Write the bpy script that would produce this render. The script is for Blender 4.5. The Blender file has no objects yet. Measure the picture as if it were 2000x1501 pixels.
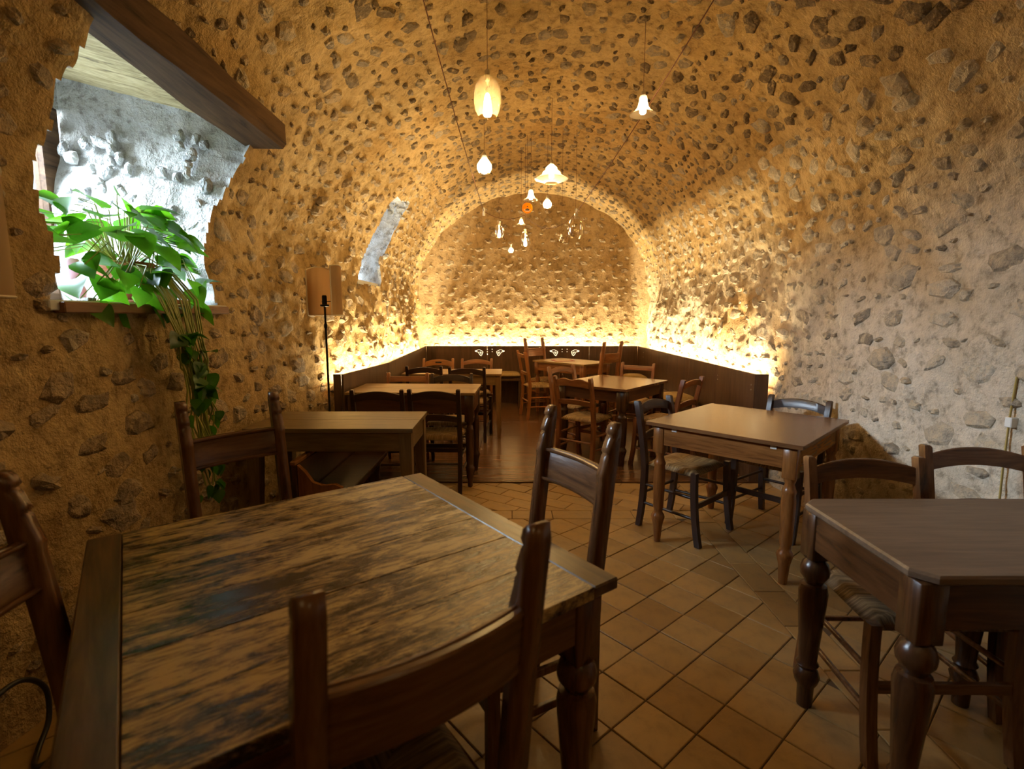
import bpy, bmesh, math, random
import numpy as np
from mathutils import Vector, Matrix

# ------------------------------------------------------------------ camera, world, lights, exposure
scene = bpy.context.scene
COL = scene.collection
PITCH = math.radians(7.64)
CAM_H = 1.42
cam_data = bpy.data.cameras.new('camera')
cam_data.sensor_fit = 'HORIZONTAL'
cam_data.sensor_width = 32.0
cam_data.lens = 16.0
cam_data.clip_start = 0.02
cam_data.dof.use_dof = True
cam_data.dof.focus_distance = 4.2
cam_data.dof.aperture_fstop = 3.0
cam = bpy.data.objects.new('camera', cam_data)
cam.location = (0, 0, CAM_H)
cam.rotation_euler = (math.pi / 2 - PITCH, 0, 0)
COL.objects.link(cam)
scene.camera = cam

scene.view_settings.view_transform = 'Standard'
scene.view_settings.look = 'None'
scene.view_settings.gamma = 1.0
scene.view_settings.use_curve_mapping = False
scene.view_settings.exposure = 0.4
scene.cycles.use_denoising = True
scene.cycles.max_bounces = 5
scene.cycles.diffuse_bounces = 3
scene.cycles.glossy_bounces = 2
scene.cycles.transmission_bounces = 2
scene.cycles.use_adaptive_sampling = True
scene.cycles.adaptive_threshold = 0.12
scene.cycles.adaptive_min_samples = 16
scene.cycles.transparent_max_bounces = 12
scene.cycles.sample_clamp_indirect = 6.0
scene.cycles.caustics_reflective = False
scene.cycles.caustics_refractive = False

SKY_COL = (0.72, 0.86, 1.0)
world = bpy.data.worlds.new('sky')
scene.world = world
world.use_nodes = True
world.node_tree.nodes['Background'].inputs[0].default_value = (*SKY_COL, 1)
world.node_tree.nodes['Background'].inputs[1].default_value = 3.0

WINDOW_W = 760.0
SLIT_W = 5.0
LED_S = 330.0
PENDANT_W = 6.5
LED_COL = (1.0, 0.80, 0.46)
BULB_COL = (1.0, 0.61, 0.20)


def area_light(name, loc, rot, sx, sy, power, color):
    d = bpy.data.lights.new(name, 'AREA')
    d.shape = 'RECTANGLE'
    d.size, d.size_y = sx, sy
    d.energy = power
    d.color = color
    o = bpy.data.objects.new(name, d)
    o.location = loc
    o.rotation_euler = rot
    COL.objects.link(o)
    return o


# daylight entering the big left window and the narrow slit window
area_light('window_daylight', (-3.45, 2.50, 2.88), (0, -math.pi / 2 + math.radians(26), 0), 0.8, 1.5, WINDOW_W, SKY_COL)
area_light('slit_daylight', (-2.26, 5.72, 2.40), (0, -math.pi / 2, 0), 0.9, 0.7, SLIT_W, (0.62, 0.78, 1.0))

# ------------------------------------------------------------------ helpers
rng = np.random.default_rng(7)
random.seed(7)
R = math.radians


def hash3(ix, iy, iz):
    h = (ix * 374761393 + iy * 668265263 + iz * 2147483647 + 1274126177) & 0xFFFFFFFF
    h = ((h ^ (h >> 13)) * 1274126177) & 0xFFFFFFFF
    h = ((h ^ (h >> 16)) * 2246822519) & 0xFFFFFFFF
    return ((h ^ (h >> 15)) & 0xFFFF) / 32767.5 - 1.0


def vnoise(P):
    P = np.asarray(P, float) + 57.3
    f = np.floor(P).astype(np.int64)
    t = P - f
    t = t * t * (3 - 2 * t)
    r = 0
    for a in (0, 1):
        for b in (0, 1):
            for c in (0, 1):
                w = (t[:, 0] if a else 1 - t[:, 0]) * (t[:, 1] if b else 1 - t[:, 1]) * (t[:, 2] if c else 1 - t[:, 2])
                r = r + w * hash3(f[:, 0] + a, f[:, 1] + b, f[:, 2] + c)
    return r


def new_mesh(name, verts, faces, mat=None, smooth=False):
    me = bpy.data.meshes.new(name)
    me.from_pydata([tuple(v) for v in verts], [], [tuple(f) for f in faces])
    if mat is not None:
        for m in (mat if isinstance(mat, (list, tuple)) else [mat]):
            me.materials.append(m)
    if smooth:
        me.polygons.foreach_set('use_smooth', [True] * len(me.polygons))
    me.update()
    return me


def link(name, me, parent=None, loc=None, rot=None):
    o = bpy.data.objects.new(name, me)
    COL.objects.link(o)
    if parent is not None:
        o.parent = parent
    if loc is not None:
        o.location = loc
    if rot is not None:
        o.rotation_euler = rot
    return o


def tag(o, label=None, cat=None, group=None, kind=None):
    if label:
        o['label'] = label
    if cat:
        o['category'] = cat
    if group:
        o['group'] = group
    if kind:
        o['kind'] = kind
    return o


def empty(name, loc=(0, 0, 0), rz=0.0, label=None, cat=None, group=None):
    o = bpy.data.objects.new(name, None)
    o.empty_display_size = 0.1
    COL.objects.link(o)
    o.location = loc
    o.rotation_euler = (0, 0, rz)
    return tag(o, label, cat, group)


def copy_tree(o, parent=None):
    c = o.copy()
    COL.objects.link(c)
    if parent is not None:
        c.parent = parent
    for ch in list(o.children):
        copy_tree(ch, c)
    return c


class MB:
    """collects shapes that belong to ONE mesh"""

    def __init__(self):
        self.v, self.f, self.mi = [], [], []

    def add(self, verts, faces, mi=0):
        n = len(self.v)
        self.v += [tuple(map(float, p)) for p in verts]
        self.f += [tuple(i + n for i in f) for f in faces]
        self.mi += [mi] * len(faces)
        return self

    def box(self, x0, x1, y0, y1, z0, z1, c=0.0, mi=0):
        """box with chamfered edges of width c"""
        if c <= 0:
            v = [(x, y, z) for z in (z0, z1) for y in (y0, y1) for x in (x0, x1)]
            f = [(0, 2, 3, 1), (4, 5, 7, 6), (0, 1, 5, 4), (2, 6, 7, 3), (0, 4, 6, 2), (1, 3, 7, 5)]
            return self.add(v, f, mi)
        bm = bmesh.new()
        bmesh.ops.create_cube(bm, size=1)
        for p in bm.verts:
            p.co = Vector(((x0 + x1) / 2 + p.co.x * (x1 - x0), (y0 + y1) / 2 + p.co.y * (y1 - y0), (z0 + z1) / 2 + p.co.z * (z1 - z0)))
        bmesh.ops.bevel(bm, geom=bm.edges[:], offset=c, segments=1, affect='EDGES')
        bm.verts.index_update()
        self.add([p.co for p in bm.verts], [[q.index for q in fc.verts] for fc in bm.faces], mi)
        bm.free()
        return self

    def lathe(self, prof, cx=0, cy=0, n=16, cap=True, mi=0):
        v, f = [], []
        for r, z in prof:
            for k in range(n):
                a = 2 * math.pi * k / n
                v.append((cx + r * math.cos(a), cy + r * math.sin(a), z))
        for i in range(len(prof) - 1):
            for k in range(n):
                k2 = (k + 1) % n
                f.append((i * n + k, i * n + k2, (i + 1) * n + k2, (i + 1) * n + k))
        if cap:
            f.append(tuple(range(n - 1, -1, -1)))
            f.append(tuple((len(prof) - 1) * n + k for k in range(n)))
        return self.add(v, f, mi)

    def tube(self, pts, r, n=6, mi=0):
        pts = [Vector(p) for p in pts]
        rr = r if isinstance(r, (list, tuple)) else [r] * len(pts)
        v, f = [], []
        up = Vector((0.13, 0.21, 0.97))
        for i, p in enumerate(pts):
            d = (pts[min(i + 1, len(pts) - 1)] - pts[max(i - 1, 0)]).normalized()
            if abs(d.dot(up)) > 0.98:
                up = Vector((1, 0, 0))
            a = d.cross(up).normalized()
            b = a.cross(d).normalized()
            for k in range(n):
                t = 2 * math.pi * k / n
                v.append(p + (a * math.cos(t) + b * math.sin(t)) * rr[i])
        for i in range(len(pts) - 1):
            for k in range(n):
                k2 = (k + 1) % n
                f.append((i * n + k, i * n + k2, (i + 1) * n + k2, (i + 1) * n + k))
        f.append(tuple(range(n - 1, -1, -1)))
        f.append(tuple((len(pts) - 1) * n + k for k in range(n)))
        return self.add(v, f, mi)

    def prism(self, poly, axis, a, b, mi=0):
        """polygon (2D list) extruded along axis from a to b; poly coordinates are the two other axes in order"""
        def P(p, t):
            return {'x': (t, p[0], p[1]), 'y': (p[0], t, p[1]), 'z': (p[0], p[1], t)}[axis]
        n = len(poly)
        v = [P(p, a) for p in poly] + [P(p, b) for p in poly]
        f = [tuple(range(n)), tuple(range(2 * n - 1, n - 1, -1))]
        for k in range(n):
            k2 = (k + 1) % n
            f.append((k, n + k, n + k2, k2))
        return self.add(v, f, mi)

    def strip(self, rings, closed=True, cap=True, mi=0):
        """skin a list of equal-length rings"""
        n = len(rings[0])
        v = [p for r in rings for p in r]
        f = []
        for i in range(len(rings) - 1):
            for k in range(n if closed else n - 1):
                k2 = (k + 1) % n
                f.append((i * n + k, i * n + k2, (i + 1) * n + k2, (i + 1) * n + k))
        if cap:
            f.append(tuple(range(n - 1, -1, -1)))
            f.append(tuple((len(rings) - 1) * n + k for k in range(n)))
        return self.add(v, f, mi)

    def mesh(self, name, mat, smooth=False, angle=None):
        me = new_mesh(name, self.v, self.f, mat, smooth)
        if len(me.materials) > 1:
            me.polygons.foreach_set('material_index', self.mi)
        bm = bmesh.new()
        bm.from_mesh(me)
        bmesh.ops.recalc_face_normals(bm, faces=bm.faces)
        bm.to_mesh(me)
        bm.free()
        if angle is not None:
            me.polygons.foreach_set('use_smooth', [True] * len(me.polygons))
            me.set_sharp_from_angle(angle=R(angle))
        return me

    def build(self, name, mat, parent=None, smooth=False, angle=35, **kw):
        return link(name, self.mesh(name, mat, smooth, angle), parent, **kw)


# ------------------------------------------------------------------ materials
class NT:
    def __init__(self, name):
        self.m = bpy.data.materials.new(name)
        self.m.use_nodes = True
        self.t = self.m.node_tree
        self.b = self.t.nodes['Principled BSDF']
        self.out = self.t.nodes['Material Output']

    def n(self, typ, **kw):
        nd = self.t.nodes.new(typ)
        for k, v in kw.items():
            if k.startswith('_'):
                setattr(nd, k[1:], v)
            else:
                key = int(k[1:]) if (k[0] == 'i' and k[1:].isdigit()) else k.replace('__', ' ')
                nd.inputs[key].default_value = v
        return nd

    def l(self, a, b):
        self.t.links.new(a, b)

    def coord(self, scale=(1, 1, 1), kind='Object', loc=None):
        tc = self.n('ShaderNodeTexCoord')
        mp = self.n('ShaderNodeMapping')
        mp.inputs['Scale'].default_value = scale
        self.l(tc.outputs[kind], mp.inputs['Vector'])
        if loc is not None:
            self.l(loc, mp.inputs['Location'])
        return mp.outputs[0]

    def noise(self, vec, scale, detail=4, rough=0.55, dist=0.0):
        nd = self.n('ShaderNodeTexNoise', Scale=scale, Detail=detail, Roughness=rough, Distortion=dist)
        self.l(vec, nd.inputs['Vector'])
        return nd.outputs['Fac']

    def ramp(self, fac, stops, interp='LINEAR'):
        nd = self.n('ShaderNodeValToRGB')
        cr = nd.color_ramp
        cr.interpolation = interp
        while len(cr.elements) < len(stops):
            cr.elements.new(0.5)
        for e, (p, c) in zip(cr.elements, stops):
            e.position = p
            e.color = (*c, 1) if len(c) == 3 else c
        self.l(fac, nd.inputs[0])
        return nd.outputs[0]

    def mix(self, fac, a, b, mode='MIX'):
        nd = self.n('ShaderNodeMix', _data_type='RGBA', _blend_type=mode)
        for sock, v in ((0, fac), (6, a), (7, b)):
            if isinstance(v, (int, float)):
                nd.inputs[sock].default_value = v
            elif isinstance(v, tuple):
                nd.inputs[sock].default_value = (*v, 1)
            else:
                self.l(v, nd.inputs[sock])
        return nd.outputs[2]

    def math(self, op, a, b=0.0):
        nd = self.n('ShaderNodeMath', _operation=op)
        for i, v in enumerate((a, b)):
            if isinstance(v, (int, float)):
                nd.inputs[i].default_value = v
            else:
                self.l(v, nd.inputs[i])
        return nd.outputs[0]

    def bump(self, h, strength=0.4, dist=0.01):
        nd = self.n('ShaderNodeBump', Strength=strength, Distance=dist)
        self.l(h, nd.inputs['Height'])
        self.l(nd.outputs[0], self.b.inputs['Normal'])
        return nd

    def piece_random(self):
        """a random value for each piece: object random plus island random"""
        oi = self.n('ShaderNodeObjectInfo')
        ge = self.n('ShaderNodeNewGeometry')
        return self.math('FRACT', self.math('ADD', oi.outputs['Random'], ge.outputs['Random Per Island']))


def set_in(b, **kw):
    for k, v in kw.items():
        b.inputs[k.replace('__', ' ')].default_value = v


def simple(name, col, rough=0.6, metal=0.0, spec=0.5, emit=None, es=0.0):
    t = NT(name)
    set_in(t.b, Base__Color=(*col, 1), Roughness=rough, Metallic=metal)
    t.b.inputs['Specular IOR Level'].default_value = spec
    if emit:
        set_in(t.b, Emission__Color=(*emit, 1), Emission__Strength=es)
    return t.m


def mortar_material(name, a, b, stain, stain_amt=0.35, upper=None):
    t = NT(name)
    v = t.coord((1, 1, 1))
    n1 = t.noise(v, 2.2, 3, 0.6)
    n2 = t.noise(v, 16, 4, 0.7)
    n3 = t.noise(v, 0.8, 2, 0.5, 0.6)
    c = t.mix(t.ramp(n1, [(0.32, (0, 0, 0)), (0.68, (1, 1, 1))]), a, b)
    if upper:      # golden mortar above, paler lower down to paint in more of the daylight patch
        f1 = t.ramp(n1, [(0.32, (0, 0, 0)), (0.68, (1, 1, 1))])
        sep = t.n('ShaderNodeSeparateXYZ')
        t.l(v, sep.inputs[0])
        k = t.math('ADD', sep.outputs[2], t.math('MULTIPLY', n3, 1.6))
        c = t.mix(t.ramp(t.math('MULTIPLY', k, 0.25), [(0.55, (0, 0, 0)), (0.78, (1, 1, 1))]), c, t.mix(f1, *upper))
    c = t.mix(t.math('MULTIPLY', t.ramp(n3, [(0.5, (0, 0, 0)), (0.68, (1, 1, 1))]), stain_amt), c, stain)
    c = t.mix(0.55, c, t.ramp(n2, [(0.34, (0.24, 0.20, 0.15)), (0.45, (0.80, 0.78, 0.74)), (0.53, (1, 1, 1)), (0.72, (1.22, 1.19, 1.12))]), 'MULTIPLY')
    t.l(c, t.b.inputs['Base Color'])
    set_in(t.b, Roughness=0.92)
    t.b.inputs['Specular IOR Level'].default_value = 0.15
    h = t.math('ADD', t.math('MULTIPLY', t.noise(v, 26, 4, 0.75), 1.0), t.math('MULTIPLY', n2, 1.2))
    t.bump(h, 0.75, 0.022)
    return t.m


def stone_material(name, stops, smear, sm0=0.46):
    t = NT(name)
    v = t.coord((1, 1, 1))
    rnd = t.piece_random()
    c = t.ramp(rnd, stops)
    ge0 = t.n('ShaderNodeNewGeometry')
    n = t.noise(ge0.outputs['Position'], 30, 3, 0.7, 0.4)
    c = t.mix(0.75, c, t.ramp(n, [(0.25, (0.45, 0.42, 0.38)), (0.5, (0.95, 0.93, 0.9)), (0.75, (1.35, 1.28, 1.15))]), 'MULTIPLY')
    ge = t.n('ShaderNodeNewGeometry')
    sm = t.noise(ge.outputs['Position'], 17, 4, 0.7, 0.3)
    c = t.mix(t.ramp(sm, [(sm0, (0, 0, 0)), (sm0 + 0.16, (0.9, 0.9, 0.9))]), c, smear)
    t.l(c, t.b.inputs['Base Color'])
    set_in(t.b, Roughness=0.85)
    t.b.inputs['Specular IOR Level'].default_value = 0.2
    t.bump(t.noise(ge.outputs['Position'], 42, 3, 0.75), 0.8, 0.02)
    return t.m


def wood_material(name, a, b, rough=0.38, axis=0, scale=1.0, dark=(0.02, 0.012, 0.008), coat=0.0, spec=0.5):
    t = NT(name)
    oi = t.n('ShaderNodeObjectInfo')
    sc = [9 * scale] * 3
    sc[axis] = 0.8 * scale
    comb = t.n('ShaderNodeCombineXYZ')
    for k in range(3):
        t.l(t.math('MULTIPLY', oi.outputs['Random'], 13.7 + 5 * k), comb.inputs[k])
    v = t.coord(tuple(sc), loc=comb.outputs[0])
    g = t.noise(v, 2.2, 6, 0.62, 1.2)
    g2 = t.noise(v, 9, 4, 0.6)
    c = t.ramp(g, [(0.28, dark), (0.42, a), (0.66, b)])
    c = t.mix(0.5, c, t.ramp(g2, [(0.3, (0.55, 0.5, 0.45)), (0.6, (1.08, 1.05, 1))]), 'MULTIPLY')
    t.l(c, t.b.inputs['Base Color'])
    set_in(t.b, Roughness=rough)
    t.b.inputs['Specular IOR Level'].default_value = spec
    if coat:
        set_in(t.b, Coat__Weight=coat, Coat__Roughness=0.15)
    t.bump(t.math('ADD', g2, g), 0.16, 0.004)
    return t.m


M = {}
M['mortar'] = mortar_material('lime_mortar', (0.42, 0.285, 0.125), (0.55, 0.40, 0.20), (0.40, 0.235, 0.075), 0.5)
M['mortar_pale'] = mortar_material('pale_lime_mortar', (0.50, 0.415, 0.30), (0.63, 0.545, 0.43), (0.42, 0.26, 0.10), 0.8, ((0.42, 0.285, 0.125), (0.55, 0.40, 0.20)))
M['mortar_back'] = mortar_material('back_wall_mortar', (0.46, 0.33, 0.18), (0.56, 0.42, 0.25), (0.46, 0.31, 0.15), 0.4)
M['limewash'] = mortar_material('limewashed_reveal', (0.40, 0.39, 0.36), (0.52, 0.51, 0.48), (0.40, 0.35, 0.27), 0.5)
M['stone'] = stone_material('field_stone', [(0.0, (0.20, 0.15, 0.10)), (0.35, (0.29, 0.22, 0.145)), (0.7, (0.36, 0.29, 0.20)), (1.0, (0.44, 0.38, 0.29))], (0.47, 0.34, 0.195))
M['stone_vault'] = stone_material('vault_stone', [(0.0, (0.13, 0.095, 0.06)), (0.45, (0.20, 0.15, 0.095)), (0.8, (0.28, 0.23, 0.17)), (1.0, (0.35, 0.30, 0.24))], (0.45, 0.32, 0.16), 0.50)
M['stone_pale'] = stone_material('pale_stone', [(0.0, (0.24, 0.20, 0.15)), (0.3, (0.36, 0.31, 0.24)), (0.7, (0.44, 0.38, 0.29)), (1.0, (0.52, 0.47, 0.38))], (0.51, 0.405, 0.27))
M['stone_white'] = stone_material('limewashed_stone', [(0.0, (0.26, 0.26, 0.26)), (0.5, (0.40, 0.41, 0.41)), (1.0, (0.56, 0.56, 0.54))], (0.46, 0.45, 0.42))


def tile_material():
    t = NT('terracotta_tile')
    v = t.coord((1, 1, 1), 'Object')
    rnd = t.piece_random()
    c = t.ramp(rnd, [(0.0, (0.27, 0.155, 0.050)), (0.4, (0.34, 0.205, 0.070)), (0.75, (0.39, 0.245, 0.09)), (1.0, (0.33, 0.215, 0.09))])
    n = t.noise(v, 11, 6, 0.65, 0.5)
    c = t.mix(0.7, c, t.ramp(n, [(0.25, (0.5, 0.46, 0.42)), (0.5, (1, 0.98, 0.95)), (0.78, (1.25, 1.2, 1.1))]), 'MULTIPLY')
    t.l(c, t.b.inputs['Base Color'])
    t.l(t.ramp(n, [(0.3, (0.30, 0.30, 0.30)), (0.7, (0.52, 0.52, 0.52))]), t.b.inputs['Roughness'])
    t.b.inputs['Specular IOR Level'].default_value = 0.45
    t.bump(t.noise(v, 26, 5, 0.6), 0.25, 0.006)
    return t.m


def worn_table_material():
    t = NT('worn_varnished_plank')
    oi = t.n('ShaderNodeObjectInfo')
    comb = t.n('ShaderNodeCombineXYZ')
    for k in range(3):
        t.l(t.math('MULTIPLY', oi.outputs['Random'], 9.1 + 4 * k), comb.inputs[k])
    v = t.coord((6.0, 22, 9), loc=comb.outputs[0])
    v2 = t.coord((2.0, 70, 9), loc=comb.outputs[0])
    v3 = t.coord((1.6, 4.5, 3), loc=comb.outputs[0])
    wear = t.math('ADD', t.math('ADD', t.math('MULTIPLY', t.noise(v, 1.5, 7, 0.78, 0.5), 0.62), t.math('MULTIPLY', t.noise(v2, 2.0, 3, 0.7), 0.16)), t.math('MULTIPLY', t.noise(v3, 1.3, 3, 0.5), 0.30))
    c = t.ramp(wear, [(0.44, (0.018, 0.011, 0.007)), (0.515, (0.060, 0.035, 0.017)), (0.545, (0.21, 0.130, 0.052)), (0.605, (0.54, 0.385, 0.16))])
    t.l(c, t.b.inputs['Base Color'])
    t.l(t.ramp(wear, [(0.45, (0.20, 0.20, 0.20)), (0.62, (0.45, 0.45, 0.45))]), t.b.inputs['Roughness'])
    t.bump(t.math('SUBTRACT', 1.0, wear), 0.3, 0.004)
    return t.m


def rush_material(name, axis, a, b):
    t = NT(name)
    sc = [3, 3, 3]
    sc[1 - axis] = 60
    v = t.coord(tuple(sc))
    n = t.noise(v, 1.6, 3, 0.6)
    v2 = t.coord((5, 5, 5))
    n2 = t.noise(v2, 2, 3)
    c = t.ramp(n, [(0.3, tuple(x * 0.35 for x in a)), (0.48, a), (0.68, b)])
    c = t.mix(0.5, c, t.ramp(n2, [(0.3, (0.6, 0.55, 0.5)), (0.65, (1.15, 1.1, 1.05))]), 'MULTIPLY')
    t.l(c, t.b.inputs['Base Color'])
    set_in(t.b, Roughness=0.62)
    t.bump(n, 0.8, 0.008)
    return t.m


M['tile'] = tile_material()
M['grout'] = simple('floor_grout', (0.10, 0.065, 0.035), 0.9)
M['worn'] = worn_table_material()
M['oak_dark'] = wood_material('dark_oak', (0.055, 0.023, 0.009), (0.105, 0.046, 0.017), 0.27, 2)
M['oak_dark_x'] = wood_material('dark_oak_rail', (0.058, 0.025, 0.010), (0.11, 0.049, 0.019), 0.27, 0)
M['oak_mid'] = wood_material('brown_oak', (0.105, 0.044, 0.016), (0.185, 0.083, 0.031), 0.27, 2, dark=(0.035, 0.017, 0.009))
M['oak_mid_x'] = wood_material('brown_oak_rail', (0.105, 0.044, 0.016), (0.185, 0.083, 0.031), 0.27, 0, dark=(0.035, 0.017, 0.009))
M['oak_end'] = wood_material('dark_end_board', (0.060, 0.032, 0.014), (0.15, 0.082, 0.033), 0.3, 1, dark=(0.02, 0.012, 0.007))
M['walnut'] = wood_material('black_walnut', (0.030, 0.015, 0.010), (0.058, 0.028, 0.017), 0.34, 2)
M['walnut_x'] = wood_material('black_walnut_rail', (0.034, 0.017, 0.011), (0.066, 0.032, 0.018), 0.3, 0)
M['cherry'] = wood_material('cherry_chair', (0.22, 0.082, 0.025), (0.33, 0.135, 0.045), 0.32, 2, dark=(0.07, 0.026, 0.01))
M['cherry_x'] = wood_material('cherry_rail', (0.22, 0.082, 0.025), (0.34, 0.14, 0.047), 0.32, 0, dark=(0.07, 0.026, 0.01))
M['orange'] = wood_material('orange_beech', (0.27, 0.10, 0.022), (0.40, 0.165, 0.04), 0.36, 2, dark=(0.15, 0.055, 0.015))
M['orange_x'] = wood_material('orange_beech_rail', (0.27, 0.10, 0.022), (0.40, 0.165, 0.04), 0.36, 0, dark=(0.15, 0.055, 0.015))
M['mid_top'] = wood_material('reddish_tabletop', (0.135, 0.058, 0.022), (0.20, 0.095, 0.036), 0.24, 0, dark=(0.06, 0.026, 0.012), coat=0.25)
M['mid_leg'] = wood_material('honey_leg', (0.23, 0.088, 0.022), (0.32, 0.135, 0.037), 0.26, 2, dark=(0.11, 0.042, 0.013))
M['mid_apron'] = wood_material('honey_apron', (0.23, 0.088, 0.022), (0.32, 0.135, 0.037), 0.26, 0, dark=(0.11, 0.042, 0.013))
M['plank_top'] = wood_material('grey_brown_plank', (0.145, 0.095, 0.042), (0.225, 0.15, 0.066), 0.36, 0, dark=(0.07, 0.044, 0.022))
M['plank_leg'] = wood_material('grey_brown_leg', (0.155, 0.098, 0.042), (0.23, 0.15, 0.064), 0.5, 2, dark=(0.08, 0.05, 0.025))
M['gold_top'] = wood_material('golden_tabletop', (0.26, 0.15, 0.055), (0.36, 0.225, 0.088), 0.3, 0, dark=(0.15, 0.085, 0.035))
M['red_brown'] = wood_material('red_brown_apron', (0.085, 0.034, 0.015), (0.13, 0.055, 0.024), 0.36, 0, dark=(0.04, 0.017, 0.009))
M['gold_leg'] = wood_material('golden_leg', (0.23, 0.125, 0.042), (0.32, 0.18, 0.065), 0.4, 2, dark=(0.12, 0.062, 0.025))
M['dim_top'] = wood_material('dull_brown_tabletop', (0.135, 0.088, 0.055), (0.18, 0.122, 0.08), 0.40, 0, dark=(0.10, 0.062, 0.04))
M['panel'] = wood_material('dark_panel_board', (0.085, 0.043, 0.021), (0.125, 0.066, 0.033), 0.38, 2, 0.6, dark=(0.045, 0.024, 0.013))
M['platform'] = wood_material('dark_floor_board', (0.12, 0.055, 0.022), (0.18, 0.085, 0.035), 0.25, 0, 0.6, dark=(0.05, 0.025, 0.012))
M['beam'] = wood_material('old_beam', (0.075, 0.040, 0.020), (0.125, 0.070, 0.034), 0.8, 1, 0.8, spec=0.2)
M['soffit'] = wood_material('pale_soffit_board', (0.40, 0.31, 0.15), (0.62, 0.52, 0.30), 0.75, 0, 0.9, dark=(0.10, 0.08, 0.055), spec=0.2)
M['sill'] = simple('pale_stone_sill', (0.66, 0.68, 0.68), 0.45)
M['sill_edge'] = wood_material('terracotta_sill_edge', (0.20, 0.095, 0.045), (0.28, 0.14, 0.07), 0.6, 1)
M['rush_x'] = rush_material('rush_strands_across', 0, (0.32, 0.195, 0.072), (0.50, 0.35, 0.16))
M['rush_y'] = rush_material('rush_strands_along', 1, (0.32, 0.195, 0.072), (0.50, 0.35, 0.16))
M['rushd_x'] = rush_material('dark_rush_across', 0, (0.20, 0.125, 0.055), (0.36, 0.26, 0.14))
M['rushd_y'] = rush_material('dark_rush_along', 1, (0.20, 0.125, 0.055), (0.36, 0.26, 0.14))
M['iron'] = simple('black_iron', (0.02, 0.018, 0.016), 0.45, 0.6)
M['cable'] = simple('black_rubber_cable', (0.014, 0.014, 0.015), 0.4)
M['cord'] = simple('brown_cloth_cord', (0.11, 0.04, 0.025), 0.8)
M['steel'] = simple('bolt_steel', (0.75, 0.72, 0.68), 0.3, 0.9)
M['cutout'] = simple('glowing_cut_out', (0.9, 0.86, 0.74), 0.6, emit=(1.0, 0.88, 0.62), es=0.9)  # emission stands in for strip light shining through the holes
M['white_plug'] = simple('pale_notch', (0.72, 0.70, 0.62), 0.6)
M['terracotta'] = simple('terracotta_pot', (0.36, 0.115, 0.048), 0.7)
M['soil'] = simple('potting_soil', (0.03, 0.02, 0.013), 0.95)
M['pink'] = simple('pink_ceramic', (0.62, 0.36, 0.42), 0.35)
M['red_card'] = simple('red_menu_card', (0.42, 0.05, 0.05), 0.5)
M['paper'] = simple('menu_print', (0.75, 0.66, 0.55), 0.6)
M['plastic'] = simple('white_plastic', (0.7, 0.7, 0.66), 0.4)
M['yellow_cable'] = simple('ochre_cable', (0.38, 0.28, 0.08), 0.6)
M['led'] = simple('warm_led', (0, 0, 0), 0.8, emit=LED_COL, es=LED_S)
M['led_narrow'] = simple('warm_led_narrow', (0, 0, 0), 0.8, emit=LED_COL, es=LED_S * 2.3)
M['bulb'] = simple('lit_bulb', (0, 0, 0), 0.8, emit=(1.0, 0.80, 0.48), es=26.0)
M['bulb_core'] = simple('lit_bulb_core', (0, 0, 0), 0.8, emit=(1.0, 0.84, 0.52), es=45.0)


def cushion_material():
    t = NT('ochre_cushion_fabric')
    v = t.coord((1, 1, 1))
    n = t.noise(v, 60, 3)
    c = t.ramp(n, [(0.3, (0.30, 0.19, 0.07)), (0.7, (0.42, 0.29, 0.12))])
    t.l(c, t.b.inputs['Base Color'])
    set_in(t.b, Roughness=0.95)
    t.bump(n, 0.4, 0.003)
    return t.m


def glass_material(name, tint, alpha=0.12):
    """thin blown glass: mostly clear, mirror-like at grazing angles"""
    t = NT(name)
    t.t.nodes.remove(t.b)
    tr = t.n('ShaderNodeBsdfTransparent', Color=(*tint, 1))
    gl = t.n('ShaderNodeBsdfGlossy', Color=(1, 1, 1, 1), Roughness=0.03)
    lw = t.n('ShaderNodeLayerWeight', Blend=0.35)
    mx = t.n('ShaderNodeMixShader')
    t.l(t.math('ADD', t.math('MULTIPLY', lw.outputs['Facing'], 0.55), alpha * 0.4), mx.inputs[0])
    t.l(tr.outputs[0], mx.inputs[1])
    t.l(gl.outputs[0], mx.inputs[2])
    t.l(mx.outputs[0], t.out.inputs['Surface'])
    return t.m


def frosted_material(name, col):
    t = NT(name)
    t.t.nodes.remove(t.b)
    tl = t.n('ShaderNodeBsdfTranslucent', Color=(*col, 1))
    df = t.n('ShaderNodeBsdfDiffuse', Color=(*col, 1))
    mx = t.n('ShaderNodeMixShader')
    mx.inputs[0].default_value = 0.5
    t.l(tl.outputs[0], mx.inputs[1])
    t.l(df.outputs[0], mx.inputs[2])
    t.l(mx.outputs[0], t.out.inputs['Surface'])
    return t.m


def leaf_material(name, a, b):
    t = NT(name)
    oi = t.n('ShaderNodeObjectInfo')
    c = t.ramp(oi.outputs['Random'], [(0.0, a), (1.0, b)])
    v = t.coord((1, 1, 1))
    c = t.mix(0.4, c, t.ramp(t.noise(v, 22, 3), [(0.3, (0.75, 0.8, 0.6)), (0.7, (1.2, 1.15, 1.1))]), 'MULTIPLY')
    t.l(c, t.b.inputs['Base Color'])
    set_in(t.b, Roughness=0.32)
    tl = t.n('ShaderNodeBsdfTranslucent')
    t.l(t.mix(1.0, c, (1.7, 2.0, 0.7), 'MULTIPLY'), tl.inputs['Color'])
    mx = t.n('ShaderNodeMixShader')
    mx.inputs[0].default_value = 0.45
    t.l(t.b.outputs[0], mx.inputs[1])
    t.l(tl.outputs[0], mx.inputs[2])
    t.l(mx.outputs[0], t.out.inputs['Surface'])
    return t.m


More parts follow.
